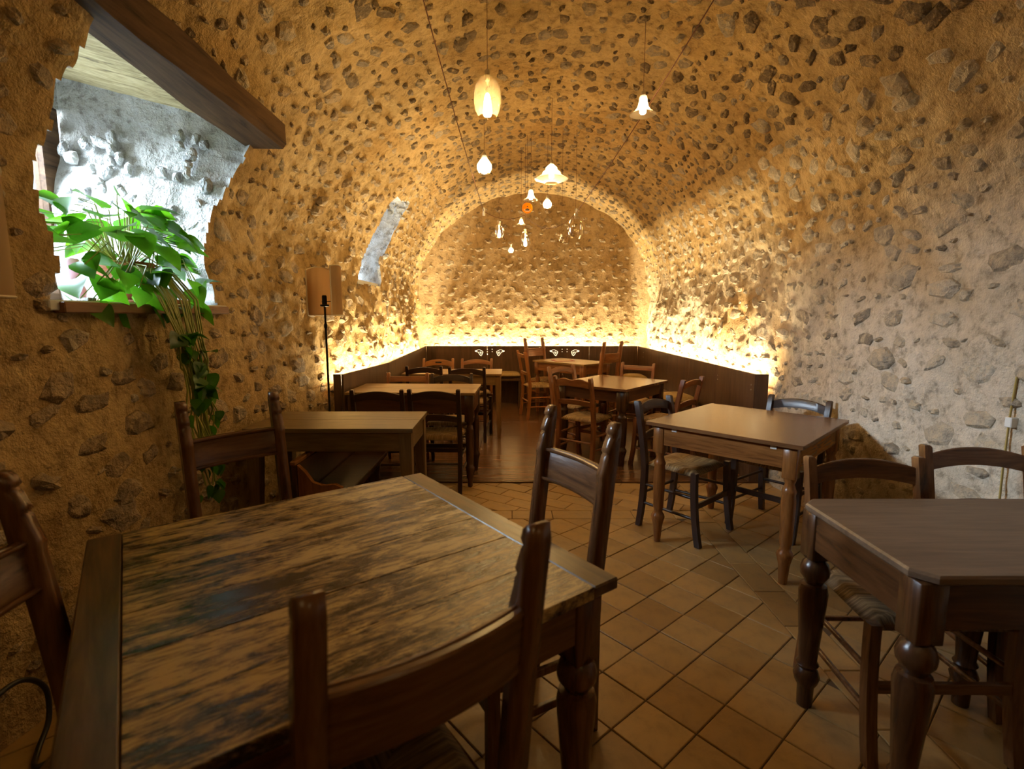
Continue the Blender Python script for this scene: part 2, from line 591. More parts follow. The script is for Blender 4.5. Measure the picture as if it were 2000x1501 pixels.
M['cushion'] = cushion_material()
def glowing_glass(name, tint=(1, 0.97, 0.9), amt=0.40):
    t = NT(name)
    t.t.nodes.remove(t.b)
    tr = t.n('ShaderNodeBsdfTransparent', Color=(*tint, 1))
    tl = t.n('ShaderNodeBsdfTranslucent', Color=(*tint, 1))
    gl = t.n('ShaderNodeBsdfGlossy', Color=(1, 1, 1, 1), Roughness=0.05)
    m1 = t.n('ShaderNodeMixShader')
    m1.inputs[0].default_value = amt
    t.l(tr.outputs[0], m1.inputs[1])
    t.l(tl.outputs[0], m1.inputs[2])
    lw = t.n('ShaderNodeLayerWeight', Blend=0.3)
    m2 = t.n('ShaderNodeMixShader')
    t.l(t.math('MULTIPLY', lw.outputs['Facing'], 0.4), m2.inputs[0])
    t.l(m1.outputs[0], m2.inputs[1])
    t.l(gl.outputs[0], m2.inputs[2])
    t.l(m2.outputs[0], t.out.inputs['Surface'])
    return t.m


M['glass_lit'] = glowing_glass('opaline_blown_glass')
M['glass'] = glass_material('clear_blown_glass', (0.97, 0.95, 0.90))
M['glass_amber'] = glowing_glass('amber_blown_glass', (1.0, 0.92, 0.70), 0.05)
M['pane'] = glass_material('window_glass', (0.96, 0.98, 1.0))
M['orange_glass'] = frosted_material('orange_glass', (0.85, 0.33, 0.02))
M['shade'] = frosted_material('parchment_shade', (0.62, 0.44, 0.25))
M['shade_trim'] = simple('cream_trim', (0.72, 0.62, 0.45), 0.8)
M['leaf'] = leaf_material('pothos_leaf', (0.025, 0.085, 0.008), (0.07, 0.19, 0.014))
M['vine'] = simple('green_vine', (0.24, 0.27, 0.04), 0.5)

# ------------------------------------------------------------------ the vaulted room: analytic surface
ZS, RISE = 1.72, 1.62          # springing height, rise of the vault
Y_FRONT, Y_BACK = -1.7, 8.46
LE = 5.5
UMAX = ZS + LE + ZS


def xl(y):
    return np.interp(y, [-2, 3.5, 4.2, 5.35, 6.5, 8.6], [-1.69, -1.69, -1.60, -1.47, -1.50, -1.53])


def xr(y):
    return np.interp(y, [-2, 3.9, 4.3, 8.6], [2.20, 2.19, 2.21, 2.24])


def smooth01(a, b, x):
    t = np.clip((x - a) / (b - a), 0, 1)
    return t * t * (3 - 2 * t)


def base_pos(u, y):
    u = np.asarray(u, float)
    y = np.asarray(y, float)
    L, Rr = xl(y), xr(y)
    cx, a = (L + Rr) / 2, (Rr - L) / 2
    ph = math.pi * (1 - np.clip((u - ZS) / LE, 0, 1))
    x = cx + a * np.cos(ph)
    z = ZS + RISE * np.sin(ph)
    z = np.where(u < ZS, u, z)
    z = np.where(u > ZS + LE, UMAX - u, z)
    return np.stack([x, y + 0 * u, z], -1)


def frame(u, y):
    """position, inward normal, tangent along y, tangent up the profile"""
    e = 1e-3
    P = base_pos(u, y)
    du = base_pos(u + e, y) - base_pos(u - e, y)
    dy = base_pos(u, y + e) - base_pos(u, y - e)
    du /= np.linalg.norm(du, axis=-1, keepdims=True)
    dy /= np.linalg.norm(dy, axis=-1, keepdims=True)
    N = np.cross(dy, du)
    N /= np.linalg.norm(N, axis=-1, keepdims=True)
    C = np.stack([(xl(y) + xr(y)) / 2 + 0 * u, y + 0 * u, 1.6 + 0 * u], -1)
    sg = np.sign(((C - P) * N).sum(-1, keepdims=True))
    return P, N * sg, dy, du


def relief(P, k=1.0):
    amp = 1.0 + 1.1 * smooth01(3.9, 4.6, P[:, 1]) * (1 - smooth01(1.5, 2.3, P[:, 2]))
    return (0.034 * k * vnoise(P * 1.5) + k * amp * (0.017 * vnoise(P * 4.6 + 11) + 0.010 * vnoise(P * 11 + 31) + 0.005 * vnoise(P * 23 + 3)))


def surf_point(u, y):
    P, N, T, U = frame(u, y)
    return P + N * relief(P)[:, None], N, T, U


def in_poly(px, py, poly):
    poly = np.asarray(poly)
    r = np.zeros(len(px), bool)
    j = len(poly) - 1
    for i in range(len(poly)):
        xi, yi = poly[i]
        xj, yj = poly[j]
        c = ((yi > py) != (yj > py)) & (px < (xj - xi) * (py - yi) / (yj - yi + 1e-12) + xi)
        r ^= c
        j = i
    return r


def surf_mesh(u0, u1, y0, y1, step, holes=()):
    nu = max(2, int(round((u1 - u0) / step)) + 1)
    ny = int(round((y1 - y0) / step)) + 1
    uu, yy = np.meshgrid(np.linspace(u0, u1, nu), np.linspace(y0, y1, ny), indexing='ij')
    P, N, T, U = surf_point(uu.ravel(), yy.ravel())
    idx = np.arange(nu * ny).reshape(nu, ny)
    F = np.stack([idx[:-1, :-1], idx[:-1, 1:], idx[1:, 1:], idx[1:, :-1]], -1).reshape(-1, 4)
    cu = uu.ravel()[F].mean(1)
    cy = yy.ravel()[F].mean(1)
    keep = np.ones(len(F), bool)
    loops = []
    for poly in holes:
        jit = 0.018 * vnoise(np.stack([cy * 9, cu * 9, 0 * cu], -1)) + 0.02 * vnoise(np.stack([cy * 4, cu * 4, 0 * cu + 5], -1))
        ins = in_poly(cy + jit, cu + jit, poly)
        keep &= ~ins
        cnt = {}
        for f in F[ins]:
            for k in range(4):
                e = (int(f[k]), int(f[(k + 1) % 4]))
                if (e[1], e[0]) in cnt:
                    del cnt[(e[1], e[0])]
                else:
                    cnt[e] = 1
        nxt = {}
        for a, b in cnt:
            nxt.setdefault(a, []).append(b)
        best = []
        while nxt:
            s = next(iter(nxt))
            lp = [s]
            while True:
                c = lp[-1]
                if c not in nxt:
                    break
                d = nxt[c].pop()
                if not nxt[c]:
                    del nxt[c]
                if d == s:
                    break
                lp.append(d)
            if len(lp) > len(best):
                best = lp
        loops.append([P[i] for i in best])
    F = F[keep]
    used = np.unique(F)
    remap = -np.ones(len(P), int)
    remap[used] = np.arange(len(used))
    return P[used], remap[F], loops


def u_of_z(z):
    return ZS + LE * (1 - (math.pi - math.asin(min(1, (z - ZS) / RISE))) / math.pi) if z > ZS else z


def cam_px(P):
    """image position, used only to sort pieces by how large they show"""
    P = np.asarray(P, float)
    c, s = math.cos(PITCH), math.sin(PITCH)
    z = P[:, 2] - CAM_H
    d = P[:, 1] * c - z * s
    up = P[:, 1] * s + z * c
    dd = np.where(d > 0.05, d, 1e9)
    return 1000 + 1000 * P[:, 0] / dd, 750.5 - 1000 * up / dd, d


# openings in the left wall, as (y, u) outlines
WIN_POLY = [(1.90, 1.47), (2.98, 1.47), (2.93, 1.62), (2.92, 1.80), (2.97, 2.02), (3.05, 2.20), (3.10, 2.38), (3.10, 2.62),
            (2.4, 2.62), (1.96, 2.62), (1.95, 2.45), (1.90, 2.28), (1.91, 2.12), (1.86, 1.95), (1.90, 1.75), (1.93, 1.60)]
SLIT_POLY = [(5.05, 1.76), (5.84, 1.74), (5.82, 2.05), (5.98, 2.27), (6.08, 2.56), (6.00, 2.81), (5.42, 2.74), (5.33, 2.62), (5.27, 2.37), (5.18, 2.09)]
U_LEFT = 3.15       # left wall ends here, the vault goes on
U_RIGHT = UMAX - 2.75
STEP = 0.021

v, f, loops = surf_mesh(-0.04, U_LEFT, Y_FRONT, Y_BACK + 0.05, STEP, (WIN_POLY, SLIT_POLY))
wall_left = tag(link('wall_left', new_mesh('wall_left', v, f, M['mortar'], True)), kind='structure')
v, f, _ = surf_mesh(U_LEFT, U_RIGHT, Y_FRONT, Y_BACK + 0.05, STEP)
ceiling = tag(link('ceiling', new_mesh('ceiling', v, f, M['mortar'], True)), kind='structure')
v, f, _ = surf_mesh(U_RIGHT, UMAX + 0.04, Y_FRONT, Y_BACK + 0.05, STEP)
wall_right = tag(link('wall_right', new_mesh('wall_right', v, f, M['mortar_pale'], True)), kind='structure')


def end_wall(name, y, sgn, mat, step=0.03):
    xs = np.arange(-1.75, 2.36, step)
    zs = np.arange(-0.06, ZS + RISE + 0.12, step)
    X, Z = np.meshgrid(xs, zs, indexing='ij')
    P = np.stack([X.ravel(), np.full(X.size, y), Z.ravel()], -1)
    P[:, 1] += sgn * (relief(P, 0.3) - 0.01)
    idx = np.arange(X.size).reshape(X.shape)
    F = np.stack([idx[:-1, :-1], idx[:-1, 1:], idx[1:, 1:], idx[1:, :-1]], -1).reshape(-1, 4)
    c = P[F].mean(1)
    L, Rr = float(xl(y)) - 0.06, float(xr(y)) + 0.06
    cx, a = (L + Rr) / 2, (Rr - L) / 2
    top = ZS + (RISE + 0.07) * np.sqrt(np.clip(1 - ((c[:, 0] - cx) / a) ** 2, 0, 1))
    keep = (c[:, 0] > L) & (c[:, 0] < Rr) & (c[:, 2] < top)
    F = F[keep]
    used = np.unique(F)
    rm = -np.ones(len(P), int)
    rm[used] = np.arange(len(used))
    return tag(link(name, new_mesh(name, P[used], rm[F], mat, True)), kind='structure')


wall_back = end_wall('wall_back', Y_BACK, -1, M['mortar_back'])
wall_front = end_wall('wall_front', Y_FRONT, 1, M['mortar'], 0.08)


def reveal_mesh(loop, depth, steps, drift=(0, 0)):
    loop = np.array(loop)
    n = len(loop)
    rings = [loop]
    soft = loop.copy()
    for _ in range(30):
        soft[:, 1:] = 0.5 * soft[:, 1:] + 0.25 * (np.roll(soft[:, 1:], 1, 0) + np.roll(soft[:, 1:], -1, 0))
    for k in range(1, steps + 1):
        t = k / steps
        Q = loop.copy()
        m_ = min(1.0, t * 8)
        Q[:, 1:] = loop[:, 1:] * (1 - m_) + soft[:, 1:] * m_
        Q[:, 0] = loop[:, 0] * (1 - t) + (loop[:, 0].mean() - depth) * t
        Q[:, 1] += drift[0] * t
        Q[:, 2] += drift[1] * t * np.clip((loop[:, 2] - loop[:, 2].min()) / 1.0, 0, 1)
        c = Q[:, 1:].mean(0)
        d = Q[:, 1:] - c
        d /= np.linalg.norm(d, axis=1, keepdims=True) + 1e-9
        Q[:, 1:] += d * (0.018 * vnoise(Q * 6)[:, None] + 0.012 * vnoise(Q * 14 + 5)[:, None] + 0.006 * vnoise(Q * 30)[:, None] + 0.008)
        rings.append(Q)
    F = []
    for i in range(steps):
        for k in range(n):
            k2 = (k + 1) % n
            F.append((i * n + k, i * n + k2, (i + 1) * n + k2, (i + 1) * n + k))
    return np.concatenate(rings), F


v, f = reveal_mesh(loops[0], 1.0, 44, (0.03, 0.30))
win_reveal = link('window_reveal', new_mesh('window_reveal', v, f, M['limewash'], True), wall_left)
v, f = reveal_mesh(loops[1], 0.7, 34, (0.05, 0.15))
slit_reveal = link('slit_reveal', new_mesh('slit_reveal', v, f, M['limewash'], True), wall_left)

# ------------------------------------------------------------------ stones set into the walls
def stone_mesh(name, seed, mat):
    r = random.Random(seed)
    n = r.choice((8, 9, 10))
    ph = r.uniform(0, 6.28)
    ang = sorted((2 * math.pi * k / n + r.uniform(-0.22, 0.22)) for k in range(n))
    sq = r.uniform(0.6, 1.0)
    rad = []
    for a in ang:
        base = 1.0 / (abs(math.cos(a)) ** (2 + sq) + abs(math.sin(a)) ** (2 + sq)) ** (1 / (2 + sq))
        rad.append(base * r.uniform(0.70, 1.12))
    v = []
    tx, ty = r.uniform(-0.25, 0.25), r.uniform(-0.25, 0.25)
    for s, z in ((1.12, -1.4), (0.92, 0.0), (0.62, 0.62)):
        for a, q in zip(ang, rad):
            k = s * q * (1 + (r.uniform(-0.08, 0.08) if z > 0 else 0))
            x, y = k * math.cos(a), k * math.sin(a)
            v.append((x, y, z + (0 if z < 0 else (x * tx + y * ty) + r.uniform(-0.30, 0.30))))
    v.append((r.uniform(-0.2, 0.2), r.uniform(-0.2, 0.2), 0.72 + r.uniform(-0.2, 0.25)))
    f = []
    for i in range(2):
        for k in range(n):
            k2 = (k + 1) % n
            f.append((i * n + k, i * n + k2, (i + 1) * n + k2, (i + 1) * n + k))
    for k in range(n):
        f.append((2 * n + k, 2 * n + (k + 1) % n, 3 * n))
    return new_mesh(name, v, f, mat)


STONES = {k: [stone_mesh('stone', 100 + i, M[k]) for i in range(18)] for k in ('stone', 'stone_vault', 'stone_pale', 'stone_white')}


def scatter(parent, spots, matkey, limit=300):
    """spots: list of (P, N, T, U, a, b, h, rot); the largest seen become parts, the rest one stuff part"""
    P = np.array([s[0] for s in spots])
    px, py, d = cam_px(P)
    size = np.array([max(s[4], s[5]) for s in spots]) / np.maximum(d, 0.05)
    Nn = np.array([s[1] for s in spots])
    view = P - np.array([0, 0, CAM_H])
    view /= np.linalg.norm(view, axis=1, keepdims=True)
    size *= 0.3 + 0.7 * np.abs((view * Nn).sum(1))
    vis = (d > 0.1) & (px > -20) & (px < 2020) & (py > -20) & (py < 1520)
    size[~vis] *= 1e-3
    order = np.argsort(-size)
    rest = MB()
    pool = STONES[matkey]
    geo = [(np.array([v.co for v in m.vertices]), [tuple(p.vertices) for p in m.polygons]) for m in pool]
    for rank, i in enumerate(order):
        p, n, t, u, a, b, h, rot = spots[i]
        c, s = math.cos(rot), math.sin(rot)
        X = t * c + u * s
        Y = -t * s + u * c
        Z = np.cross(X, Y)
        if Z @ n < 0:
            Y = -Y
            Z = -Z
        k = int((i * 7 + rank) % len(pool))
        if rank < limit and vis[i]:
            o = bpy.data.objects.new('stone', pool[k])
            COL.objects.link(o)
            o.parent = parent
            mt = Matrix.Identity(4)
            for q in range(3):
                mt[q][0], mt[q][1], mt[q][2], mt[q][3] = X[q] * a, Y[q] * b, Z[q] * h, p[q]
            o.matrix_basis = mt
        else:
            V, F = geo[k]
            W = p + V[:, :1] * X * a + V[:, 1:2] * Y * b + V[:, 2:] * Z * h
            rest.add(W, F)
    if rest.v:
        me = new_mesh('stones', rest.v, rest.f, M[matkey])
        o = link('stones', me, parent)
        o['kind'] = 'stuff'


def spots_on_surface(u0, u1, y0, y1, row, pitch, amin, amax, asp, hmin, hmax, tilt, holes=(), thin=0.12, seed=1):
    r = random.Random(seed)
    us, ys, ex = [], [], []
    u = u0 + row * 0.5
    while u < u1 - row * 0.3:
        y = y0 + r.uniform(0, pitch)
        while y < y1:
            if r.random() > thin:
                k = r.random()
                a = amin + (amax - amin) * k * k
                us.append(u + r.uniform(-0.22, 0.22) * row)
                ys.append(y)
                ex.append((a, min(a * r.uniform(*asp), row * 0.62), r.uniform(hmin, hmax), r.uniform(-tilt, tilt)))
                y += a * 2 + pitch * r.uniform(0.25, 0.95)
            else:
                y += pitch
        u += row
    us, ys = np.array(us), np.array(ys)
    keep = np.ones(len(us), bool)
    for poly in holes:
        pa = np.asarray(poly)
        c = pa.mean(0)
        big = c + (pa - c) * 1.09
        keep &= ~in_poly(ys, us, big)
    P, N, T, U = surf_point(us, ys)
    return [(P[i], N[i], T[i], U[i], *ex[i]) for i in range(len(us)) if keep[i]]


sp = spots_on_surface(0.12, 2.0, 0.6, 8.4, 0.125, 0.08, 0.026, 0.135, (0.40, 0.75), 0.012, 0.034, 0.5, (WIN_POLY, SLIT_POLY), 0.14, 1)
sp += spots_on_surface(2.0, U_LEFT, 0.6, 8.4, 0.112, 0.070, 0.024, 0.088, (0.45, 0.8), 0.012, 0.028, 0.6, (WIN_POLY, SLIT_POLY), 0.12, 2)
scatter(wall_left, sp, 'stone')
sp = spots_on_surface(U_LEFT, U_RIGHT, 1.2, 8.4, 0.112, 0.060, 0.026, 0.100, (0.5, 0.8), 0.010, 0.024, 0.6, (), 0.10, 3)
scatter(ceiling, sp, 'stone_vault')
sp = spots_on_surface(U_RIGHT, UMAX - 1.95, 0.9, 8.4, 0.115, 0.070, 0.026, 0.10, (0.5, 0.85), 0.012, 0.028, 0.6, (), 0.12, 4)
sp += spots_on_surface(UMAX - 1.95, UMAX - 0.05, 0.9, 8.4, 0.120, 0.080, 0.024, 0.13, (0.35, 0.7), 0.012, 0.028, 0.5, (), 0.16, 5)
scatter(wall_right, sp, 'stone_pale')
# back wall
r_ = random.Random(6)
sp = []
z = 0.95
while z < ZS + RISE:
    x = -1.5 + r_.uniform(0, 0.1)
    while x < 2.25:
        cx, a_ = 0.355, 1.86
        top = ZS + RISE * math.sqrt(max(0, 1 - ((x - cx) / a_) ** 2)) - 0.06
        if z < top and abs(x - cx) < a_ - 0.05 and r_.random() > 0.12:
            a = 0.032 + 0.055 * r_.random() ** 2
            p = np.array([[x, Y_BACK, z + r_.uniform(-0.03, 0.03)]])
            p[0, 1] -= float(relief(p, 0.3)[0]) - 0.01
            sp.append((p[0], np.array([0, -1.0, 0]), np.array([1.0, 0, 0]), np.array([0, 0, 1.0]), a, min(0.06, a * r_.uniform(0.45, 0.8)), r_.uniform(0.012, 0.026), r_.uniform(-0.4, 0.4)))
            x += 2 * a + r_.uniform(0.03, 0.11)
        else:
            x += 0.09
    z += 0.118
scatter(wall_back, sp, 'stone')
# limewashed stones in the far cheek of the big window
sp = []
for k in range(60):
    p = np.array([-2.58 + 0.85 * r_.random(), 0, 1.58 + 0.85 * r_.random()])
    p[1] = 2.985 + 0.10 * max(0, p[2] - 1.9)
    sp.append((p, np.array([0, -1.0, 0]), np.array([1.0, 0, 0]), np.array([0, 0, 1.0]), 0.02 + 0.05 * r_.random() ** 2, 0.02 + 0.03 * r_.random(), 0.012, r_.uniform(-0.6, 0.6)))
scatter(win_reveal, sp, 'stone_white')
sp = []
for k in range(44):
    zq = 1.80 + 0.95 * r_.random()
    yq = float(np.interp(zq, [1.74, 2.02, 2.20, 2.45, 2.66], [5.84, 5.82, 5.98, 6.08, 6.0]))
    p = np.array([float(np.interp(zq, [1.7, 2.1, 2.4, 2.7], [-1.52, -1.45, -1.34, -1.16])) - 0.34 * r_.random(), yq + 0.03, zq])
    sp.append((p, np.array([0, -1.0, 0]), np.array([1.0, 0, 0]), np.array([0, 0, 1.0]), 0.03 + 0.05 * r_.random() ** 2, 0.025 + 0.03 * r_.random(), 0.03, r_.uniform(-0.6, 0.6)))
scatter(slit_reveal, sp, 'stone_white')

# ------------------------------------------------------------------ floor
Y_PLAT = 4.25
fl = MB()
fl.add([(-1.9, Y_FRONT - 0.1, -0.007), (2.4, Y_FRONT - 0.1, -0.007), (2.4, 8.7, -0.007), (-1.9, 8.7, -0.007)], [(0, 1, 2, 3)])
floor = tag(fl.build('floor', M['grout']), kind='structure')


def tile_poly_clip(poly, box):
    x0, x1, y0, y1 = box
    for ax, lim, sg in ((0, x0, 1), (0, x1, -1), (1, y0, 1), (1, y1, -1)):
        out = []
        for i in range(len(poly)):
            a, b = poly[i - 1], poly[i]
            ia, ib = sg * (a[ax] - lim) >= 0, sg * (b[ax] - lim) >= 0
            if ia != ib:
                t = (lim - a[ax]) / (b[ax] - a[ax])
                out.append((a[0] + t * (b[0] - a[0]), a[1] + t * (b[1] - a[1])))
            if ib:
                out.append(b)
        poly = out
        if len(poly) < 3:
            return []
    return poly


tiles = []


def add_tile(poly, box=None):
    if box is not None:
        poly = tile_poly_clip(poly, box)
    if len(poly) < 3:
        return
    ar = 0.5 * abs(sum(poly[i - 1][0] * poly[i][1] - poly[i][0] * poly[i - 1][1] for i in range(len(poly))))
    if ar < 0.0015:
        return
    tiles.append(poly)


def tile_field(box, ang, w, l, stagger, ox, oy, skip=None):
    c, s = math.cos(ang), math.sin(ang)
    g = 0.0022
    for j in range(-40, 41):
        for i in range(-40, 41):
            u0 = i * l + (stagger * l if j % 2 else 0)
            v0 = j * w
            q = [(u0 + g, v0 + g), (u0 + l - g, v0 + g), (u0 + l - g, v0 + w - g), (u0 + g, v0 + w - g)]
            add_tile([(ox + c * a - s * b, oy + s * a + c * b) for a, b in q], box)


A_T = R(40.9)
tile_field((-1.75, 1.258, 0.25, 3.46), A_T, 0.205, 0.2035, 0.0, 0.960, 2.136)
tile_field((1.425, 2.3, 0.6, 4.24), A_T, 0.205, 0.2035, 0.0, 1.02, 2.05)
tile_field((-1.75, 1.42, 3.615, 4.24), R(-33), 0.145, 0.29, 0.5, 0.1, 4.0)
for k in range(24):                       # border strip along the right and across
    y0 = 0.4 + k * 0.30
    if y0 < 3.46:
        add_tile([(1.2625, y0 + .002), (1.4205, y0 + .002), (1.4205, min(y0 + .298, 3.458)), (1.2625, min(y0 + .298, 3.458))])
for k in range(11):
    x0 = -1.74 + k * 0.29
    add_tile([(x0 + .002, 3.4625), (min(x0 + .288, 1.42), 3.4625), (min(x0 + .288, 1.42), 3.611), (x0 + .002, 3.611)])

cen = np.array([[sum(p[0] for p in t) / len(t), sum(p[1] for p in t) / len(t), 0] for t in tiles])
px, py, dd = cam_px(cen)
vis = (dd > 0.1) & (px > -60) & (px < 2060) & (py < 1600)
score = np.where(vis, 1 / np.maximum(dd, 0.1), 0)
restT = MB()


def tile_geo(poly, cx, cy, dz):
    n = len(poly)
    v = []
    for s, z in ((1.0, -0.018), (1.0, -0.0025), (None, 0.0)):
        for x, y in poly:
            if s is None:
                L = math.hypot(x - cx, y - cy) + 1e-9
                k = max(0.4, 1 - 0.004 / L)
            else:
                k = 1
            v.append(((x - cx) * k, (y - cy) * k, z + dz))
    f = [tuple(2 * n + k for k in range(n))]
    for i in range(2):
        for k in range(n):
            f.append((i * n + k, i * n + (k + 1) % n, (i + 1) * n + (k + 1) % n, (i + 1) * n + k))
    return v, f


for rank, i in enumerate(np.argsort(-score)):
    cx, cy = cen[i, 0], cen[i, 1]
    dz = -random.random() * 0.0022
    v, f = tile_geo(tiles[i], cx, cy, dz)
    if rank < 300 and vis[i]:
        me = new_mesh('tile', v, f, M['tile'])
        link('tile', me, floor, (cx, cy, 0))
    else:
        restT.add([(a + cx, b + cy, c) for a, b, c in v], f)
o = link('tiles', new_mesh('tiles', restT.v, restT.f, M['tile']), floor)
o['kind'] = 'stuff'

# dark board platform of the dining alcove: separate sheets
ZP = 0.008
xs_ = [-1.62, -0.345, 0.95, 2.26]
ys_ = [Y_PLAT, 5.08, 5.93, 6.75, 7.6, 8.5]
for i in range(3):
    for j in range(5):
        m = MB().box(xs_[i] + .0015, xs_[i + 1] - .0015, ys_[j] + .0015, ys_[j + 1] - .0015, -0.006, ZP, 0.0012)
        m.build('floor_board', M['platform'], floor)

# ------------------------------------------------------------------ big window: frame, glass, sill, lintel
w1 = empty('window_1', (-2.62, 2.45, 1.5))
w1['kind'] = 'structure'
fr = MB()
fr.box(-0.035, 0.035, 0.52, 0.64, -0.05, 1.08, 0.004)
fr.box(-0.035, 0.035, -0.62, -0.52, -0.05, 1.08, 0.004)
fr.box(-0.035, 0.035, -0.52, 0.52, 0.98, 1.08, 0.004)
fr.box(-0.035, 0.035, -0.52, 0.52, -0.05, 0.05, 0.004)
fr.box(-0.03, 0.03, -0.03, 0.03, 0.05, 0.98, 0.004)
fr.build('window_frame', M['beam'], w1)
for a, b in ((-0.52, -0.03), (0.03, 0.52)):
    MB().box(-0.004, 0.004, a, b, 0.05, 0.98).build('pane', M['pane'], w1)
MB().box(-0.05, 0.03, -0.75, 0.85, 1.081, 1.45, 0.004).build('overpanel', M['limewash'], w1)
s = MB().box(-2.60, -1.66, 1.86, 3.02, 1.440, 1.478, 0.004)
s.build('window_sill', M['sill'], wall_left)
MB().box(-1.690, -1.640, 1.90, 3.0, 1.430, 1.472, 0.004).build('sill_edge', M['sill_edge'], wall_left)
# soffit boards under the lintel (pale weathered planks), rising outwards
for k in range(5):
    ya, yb = 1.80 + k * 0.27, 2.067 + k * 0.27
    q = MB()
    q.strip([[(x_, ya, z_), (x_, yb, z_), (x_, yb, z_ + 0.025), (x_, ya, z_ + 0.025)] for x_, z_ in ((-1.44, 2.465), (-2.62, 2.775))])
    q.build('soffit_board', M['soffit'], wall_left)
# heavy timber lintel
bm_ = MB()
rings = []
p0, p1 = Vector((-1.47, 1.40, 2.57)), Vector((-1.40, 3.13, 2.455))
for k in range(14):
    t = k / 13
    c = p0.lerp(p1, t)
    rg = []
    for a, b in ((-0.13, -0.075), (0.065, -0.08), (0.09, -0.05), (0.09, 0.06), (0.055, 0.085), (-0.13, 0.085)):
        n_ = float(vnoise(np.array([[c.y * 3 + a * 9, b * 11, 4.0]]))[0]) * 0.010
        rg.append((c.x + a + n_, c.y, c.z + b + n_))
    rings.append(rg)
bm_.strip(rings)
lintel = bm_.build('timber_lintel', M['beam'], angle=40)
tag(lintel, 'dark old timber beam slanting above the big window opening', 'beam')

# slit window: pale sloping sill board
ss = MB()
ss.strip([[(-1.50, 5.06, 1.772), (-1.50, 5.83, 1.772), (-1.50, 5.83, 1.73), (-1.50, 5.06, 1.73)],
          [(-2.15, 5.10, 1.88), (-2.15, 5.88, 1.88), (-2.15, 5.88, 1.82), (-2.15, 5.10, 1.82)]])
ss.build('slit_sill', M['sill'], wall_left)

# ------------------------------------------------------------------ alcove panelling and benches
ZT = 0.935
XR_, YB_ = 2.03, 8.28
PL = [(-1.41, 4.25), (-1.285, 5.33), (-1.385, YB_)]     # face of the left panelling in plan


def panel_board(name, a, b, z0, z1, th, side, parent, mat=None):
    """upright board from plan point a to b, thickness th away from the room (side +1/-1)"""
    a, b = Vector((*a, 0)), Vector((*b, 0))
    d = (b - a).normalized()
    n = Vector((-d.y, d.x, 0)) * side
    g = d * 0.0015
    q = [a + g, b - g, b - g + n * th, a + g + n * th]
    m = MB()
    m.prism([(p.x, p.y) for p in q], 'z', z0, z1)
    return m.build(name, mat or M['panel'], parent, angle=30)


def bolts(pts, parent, nrm):
    for p in pts:
        m = MB()
        n = Vector(nrm).normalized()
        m.tube([Vector(p) + n * -0.004, Vector(p) + n * 0.004], 0.0065, 8)
        m.build('bolt', M['steel'], parent)


back_panel = empty('bench_panelling', (0, YB_, 0), 0, 'dark brown panelling across the back wall with bird cut-outs', 'panelling')
xsb = [-1.385, -0.40, 0.45, 1.25, XR_]
for a, b in zip(xsb[:-1], xsb[1:]):
    m = MB().box(a + .0012, b - .0012, 0, 0.018, ZP, ZT, 0.001)
    m.build('panel', M['panel'], back_panel)
right_panel = empty('bench_panelling', (XR_, 6.2, 0), 0, 'dark brown panelling along the right alcove wall', 'panelling')
ysr = [4.25, 5.08, 5.85, 6.65, 7.45, YB_]
for a, b in zip(ysr[:-1], ysr[1:]):
    MB().box(0, 0.018, a - 6.2 + .0012, b - 6.2 - .0012, ZP, ZT, 0.001).build('panel', M['panel'], right_panel)
MB().box(0.018, 0.118, 4.25 - 6.2, 4.268 - 6.2, ZP, ZT, 0.001).build('end_panel', M['panel'], right_panel)
bolts([(-0.001, yy - 6.2, zz) for yy in (5.01, 4.30) for zz in (0.84, 0.80)] + [(-0.001, 7.9 - 6.2, zz) for zz in (0.86, 0.79)], right_panel, (-1, 0, 0))
left_panel = empty('bench_panelling', (0, 0, 0), 0, 'dark brown panelling along the left alcove wall behind the floor lamp', 'panelling')
for (a, b) in (((-1.41, 4.25), (-1.285, 5.33)), ((-1.285, 5.33), (-1.335, 6.8)), ((-1.335, 6.8), (-1.385, YB_))):
    panel_board('panel', a, b, ZP, ZT, 0.018, 1, left_panel)
MB().box(-1.495, -1.43, 4.25, 4.268, ZP, ZT, 0.001).build('end_panel', M['panel'], left_panel)
bolts([(-1.292, 5.25, 0.84), (-1.292, 5.25, 0.80), (-1.40, 4.40, 0.76)], left_panel, (1, -0.1, 0))

